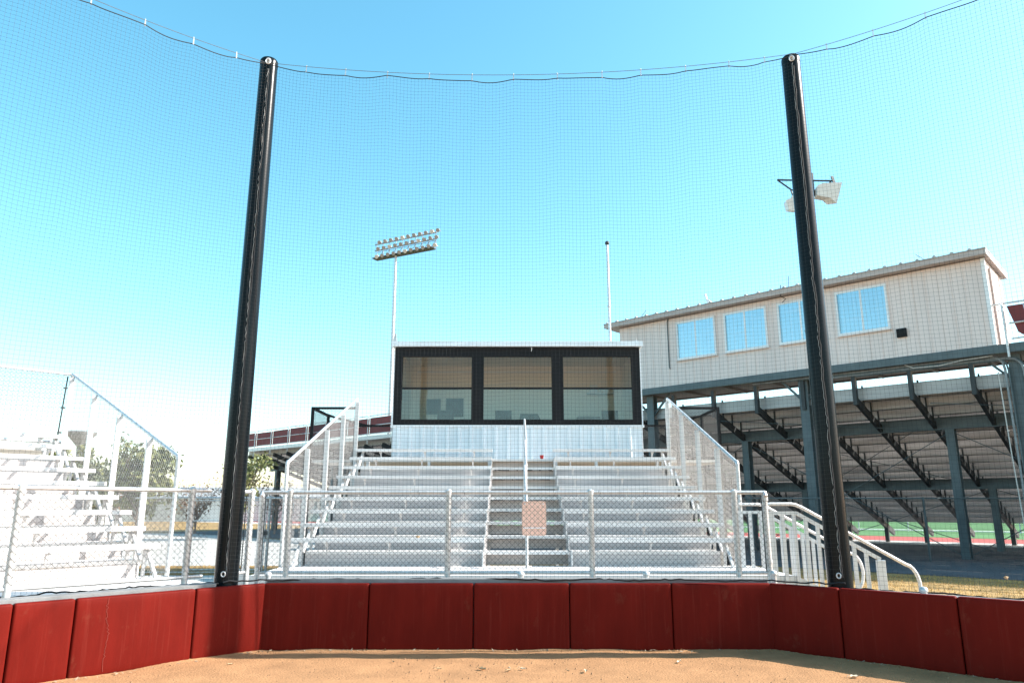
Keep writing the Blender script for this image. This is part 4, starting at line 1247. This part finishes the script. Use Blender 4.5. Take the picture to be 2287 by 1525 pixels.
for (x, y, s, pale, lab) in (
        (-.75, 8.03, .055, 0, 'small dry leaf on the dirt, left of the leaf cluster below the aisle'),
        (-.305, 8.01, .09, 0, 'largest curled leaf of the cluster on the dirt below the aisle'),
        (-.03, 7.96, .06, 0, 'curled leaf nearest the camera in the cluster below the aisle'),
        (-.035, 8.08, .04, 1, 'smallest pale leaf at the back of the cluster below the aisle'),
        (.11, 8.03, .06, 1, 'pale curled leaf at the right end of the cluster below the aisle'),
        (.57, 7.94, .038, 0, 'tiny dark leaf between the cluster and the flat pale leaf right of it'),
        (.75, 7.93, .075, 1, 'flat pale leaf on the dirt right of the leaf cluster'),
        (1.79, 8.36, .075, 1, 'pale leaf in the thin strip of pole shadow below the right pads'),
        (3.36, 7.66, .09, 1, 'pale leaf at the edge of the right wall shadow'),
        (-1.28, 8.38, .045, 0, 'lone dark leaf near the pole shadow left of the cluster'),
        (-2.98, 8.25, .06, 0, 'small dark leaf below the pad with the pole shadow')):
    leaf_obj(x, y, s, rng.random() * 6.28, M['pale_leaf2'] if pale else None, lab)
def loose_leaf(p, s, lab):
    mb = MB(); mb.add([(-s, 0, 0), (-.2 * s, -.1 * s, .55 * s), (s, .1 * s, .2 * s), (.3 * s, -.15 * s, -.7 * s), (.1 * s, -.3 * s, 0)], [(0, 1, 4), (1, 2, 4), (2, 3, 4), (3, 0, 4)])
    o = mb.build('dry_leaf', M['dead_leaf']); o.location = p
    tag(o, lab, 'leaf')
loose_leaf((4.93, 7.58, .96), .03, 'brown leaf caught in the net right of the stair railing')
loose_leaf((-1.62, 12.90, 1.145), .045, 'dry leaf on the lowest bench left of the aisle')
mb = MB()
def flake(x, y, s, z=.02):
    a = rng.random() * 6.28; t = rng.normal(0, .35, 2)
    p = V((x, y, z + s * .3)); e1 = V((math.cos(a), math.sin(a), t[0])) * s; e2 = V((-math.sin(a), math.cos(a), t[1])) * s * .45
    mb.add([p - e1, p + e2, p + e1, p - e2], [(0, 1, 2, 3)])
def at_base(q):
    """points along the foot of the pads"""
    if q < .36: return CL + DL * (3.0 * (1 - q / .36)) + V((.03, -.03, 0)), V((.73, -.68, 0))
    if q < .8: return CL.lerp(CR, (q - .36) / .44), V((0, -1, 0))
    return CR + DR * (2.6 * (q - .8) / .2), V((-.667, -.745, 0))
for i in range(420):
    p, n_ = at_base(rng.random() ** 1.0)
    p = p + n_ * (.02 + abs(rng.normal(0, .045)))
    flake(p.x, p.y, .006 + .022 * rng.random() ** 2.5)
o = mb.build('leaf_litter', M['pale_leaf']); tag(o, 'pale bits of leaf litter blown against the foot of the pads', 'litter', kind='stuff')
mb = MB()
for i in range(1500):
    x = rng.uniform(-4.6, 4.6); y = rng.uniform(6.9, 9.0)
    if x < -2.94 and (x + 2.94) * .73 - (y - 9.06) * .68 < .05: continue
    if x > 3.07 and -(x - 3.07) * .667 - (y - 9.06) * .745 < .05: continue
    s = .003 + .010 * rng.random() ** 4
    mb.add([(x - s, y, .008), (x, y - s, .008), (x + s, y, .008), (x, y + s * .8, .008), (x + s * .2, y, .012 + s * 1.3)], [(0, 1, 4), (1, 2, 4), (2, 3, 4), (3, 0, 4)])
o = mb.build('dirt_clods', M['stone']); tag(o, 'small clods and pebbles scattered over the orange dirt', 'pebbles', kind='stuff')
# dry grass beyond the right wall and along the left fence
mb = MB()
def blade(x, y, h):
    a = rng.random() * 6.28; l = V((rng.normal(0, .5), rng.normal(0, .5), 1)).normalized() * h; s = V((math.cos(a), math.sin(a), 0)) * .006
    p = V((x, y, 0)); mb.add([p - s, p + s, p + l], [(0, 1, 2)])
for i in range(16000):
    x = rng.uniform(4.5, 15); y = rng.uniform(11, 18.6)
    v = x * gn.x + y * gn.y
    if v > 20.5: continue
    blade(x, y, .02 + .05 * rng.random())
for i in range(5000):
    blade(rng.uniform(-12, -3.9), rng.uniform(18.6, 21.5), .03 + .06 * rng.random())
o = mb.build('dry_grass', M['grass']); tag(o, 'short dry yellow grass around the walkways', 'grass', kind='stuff')
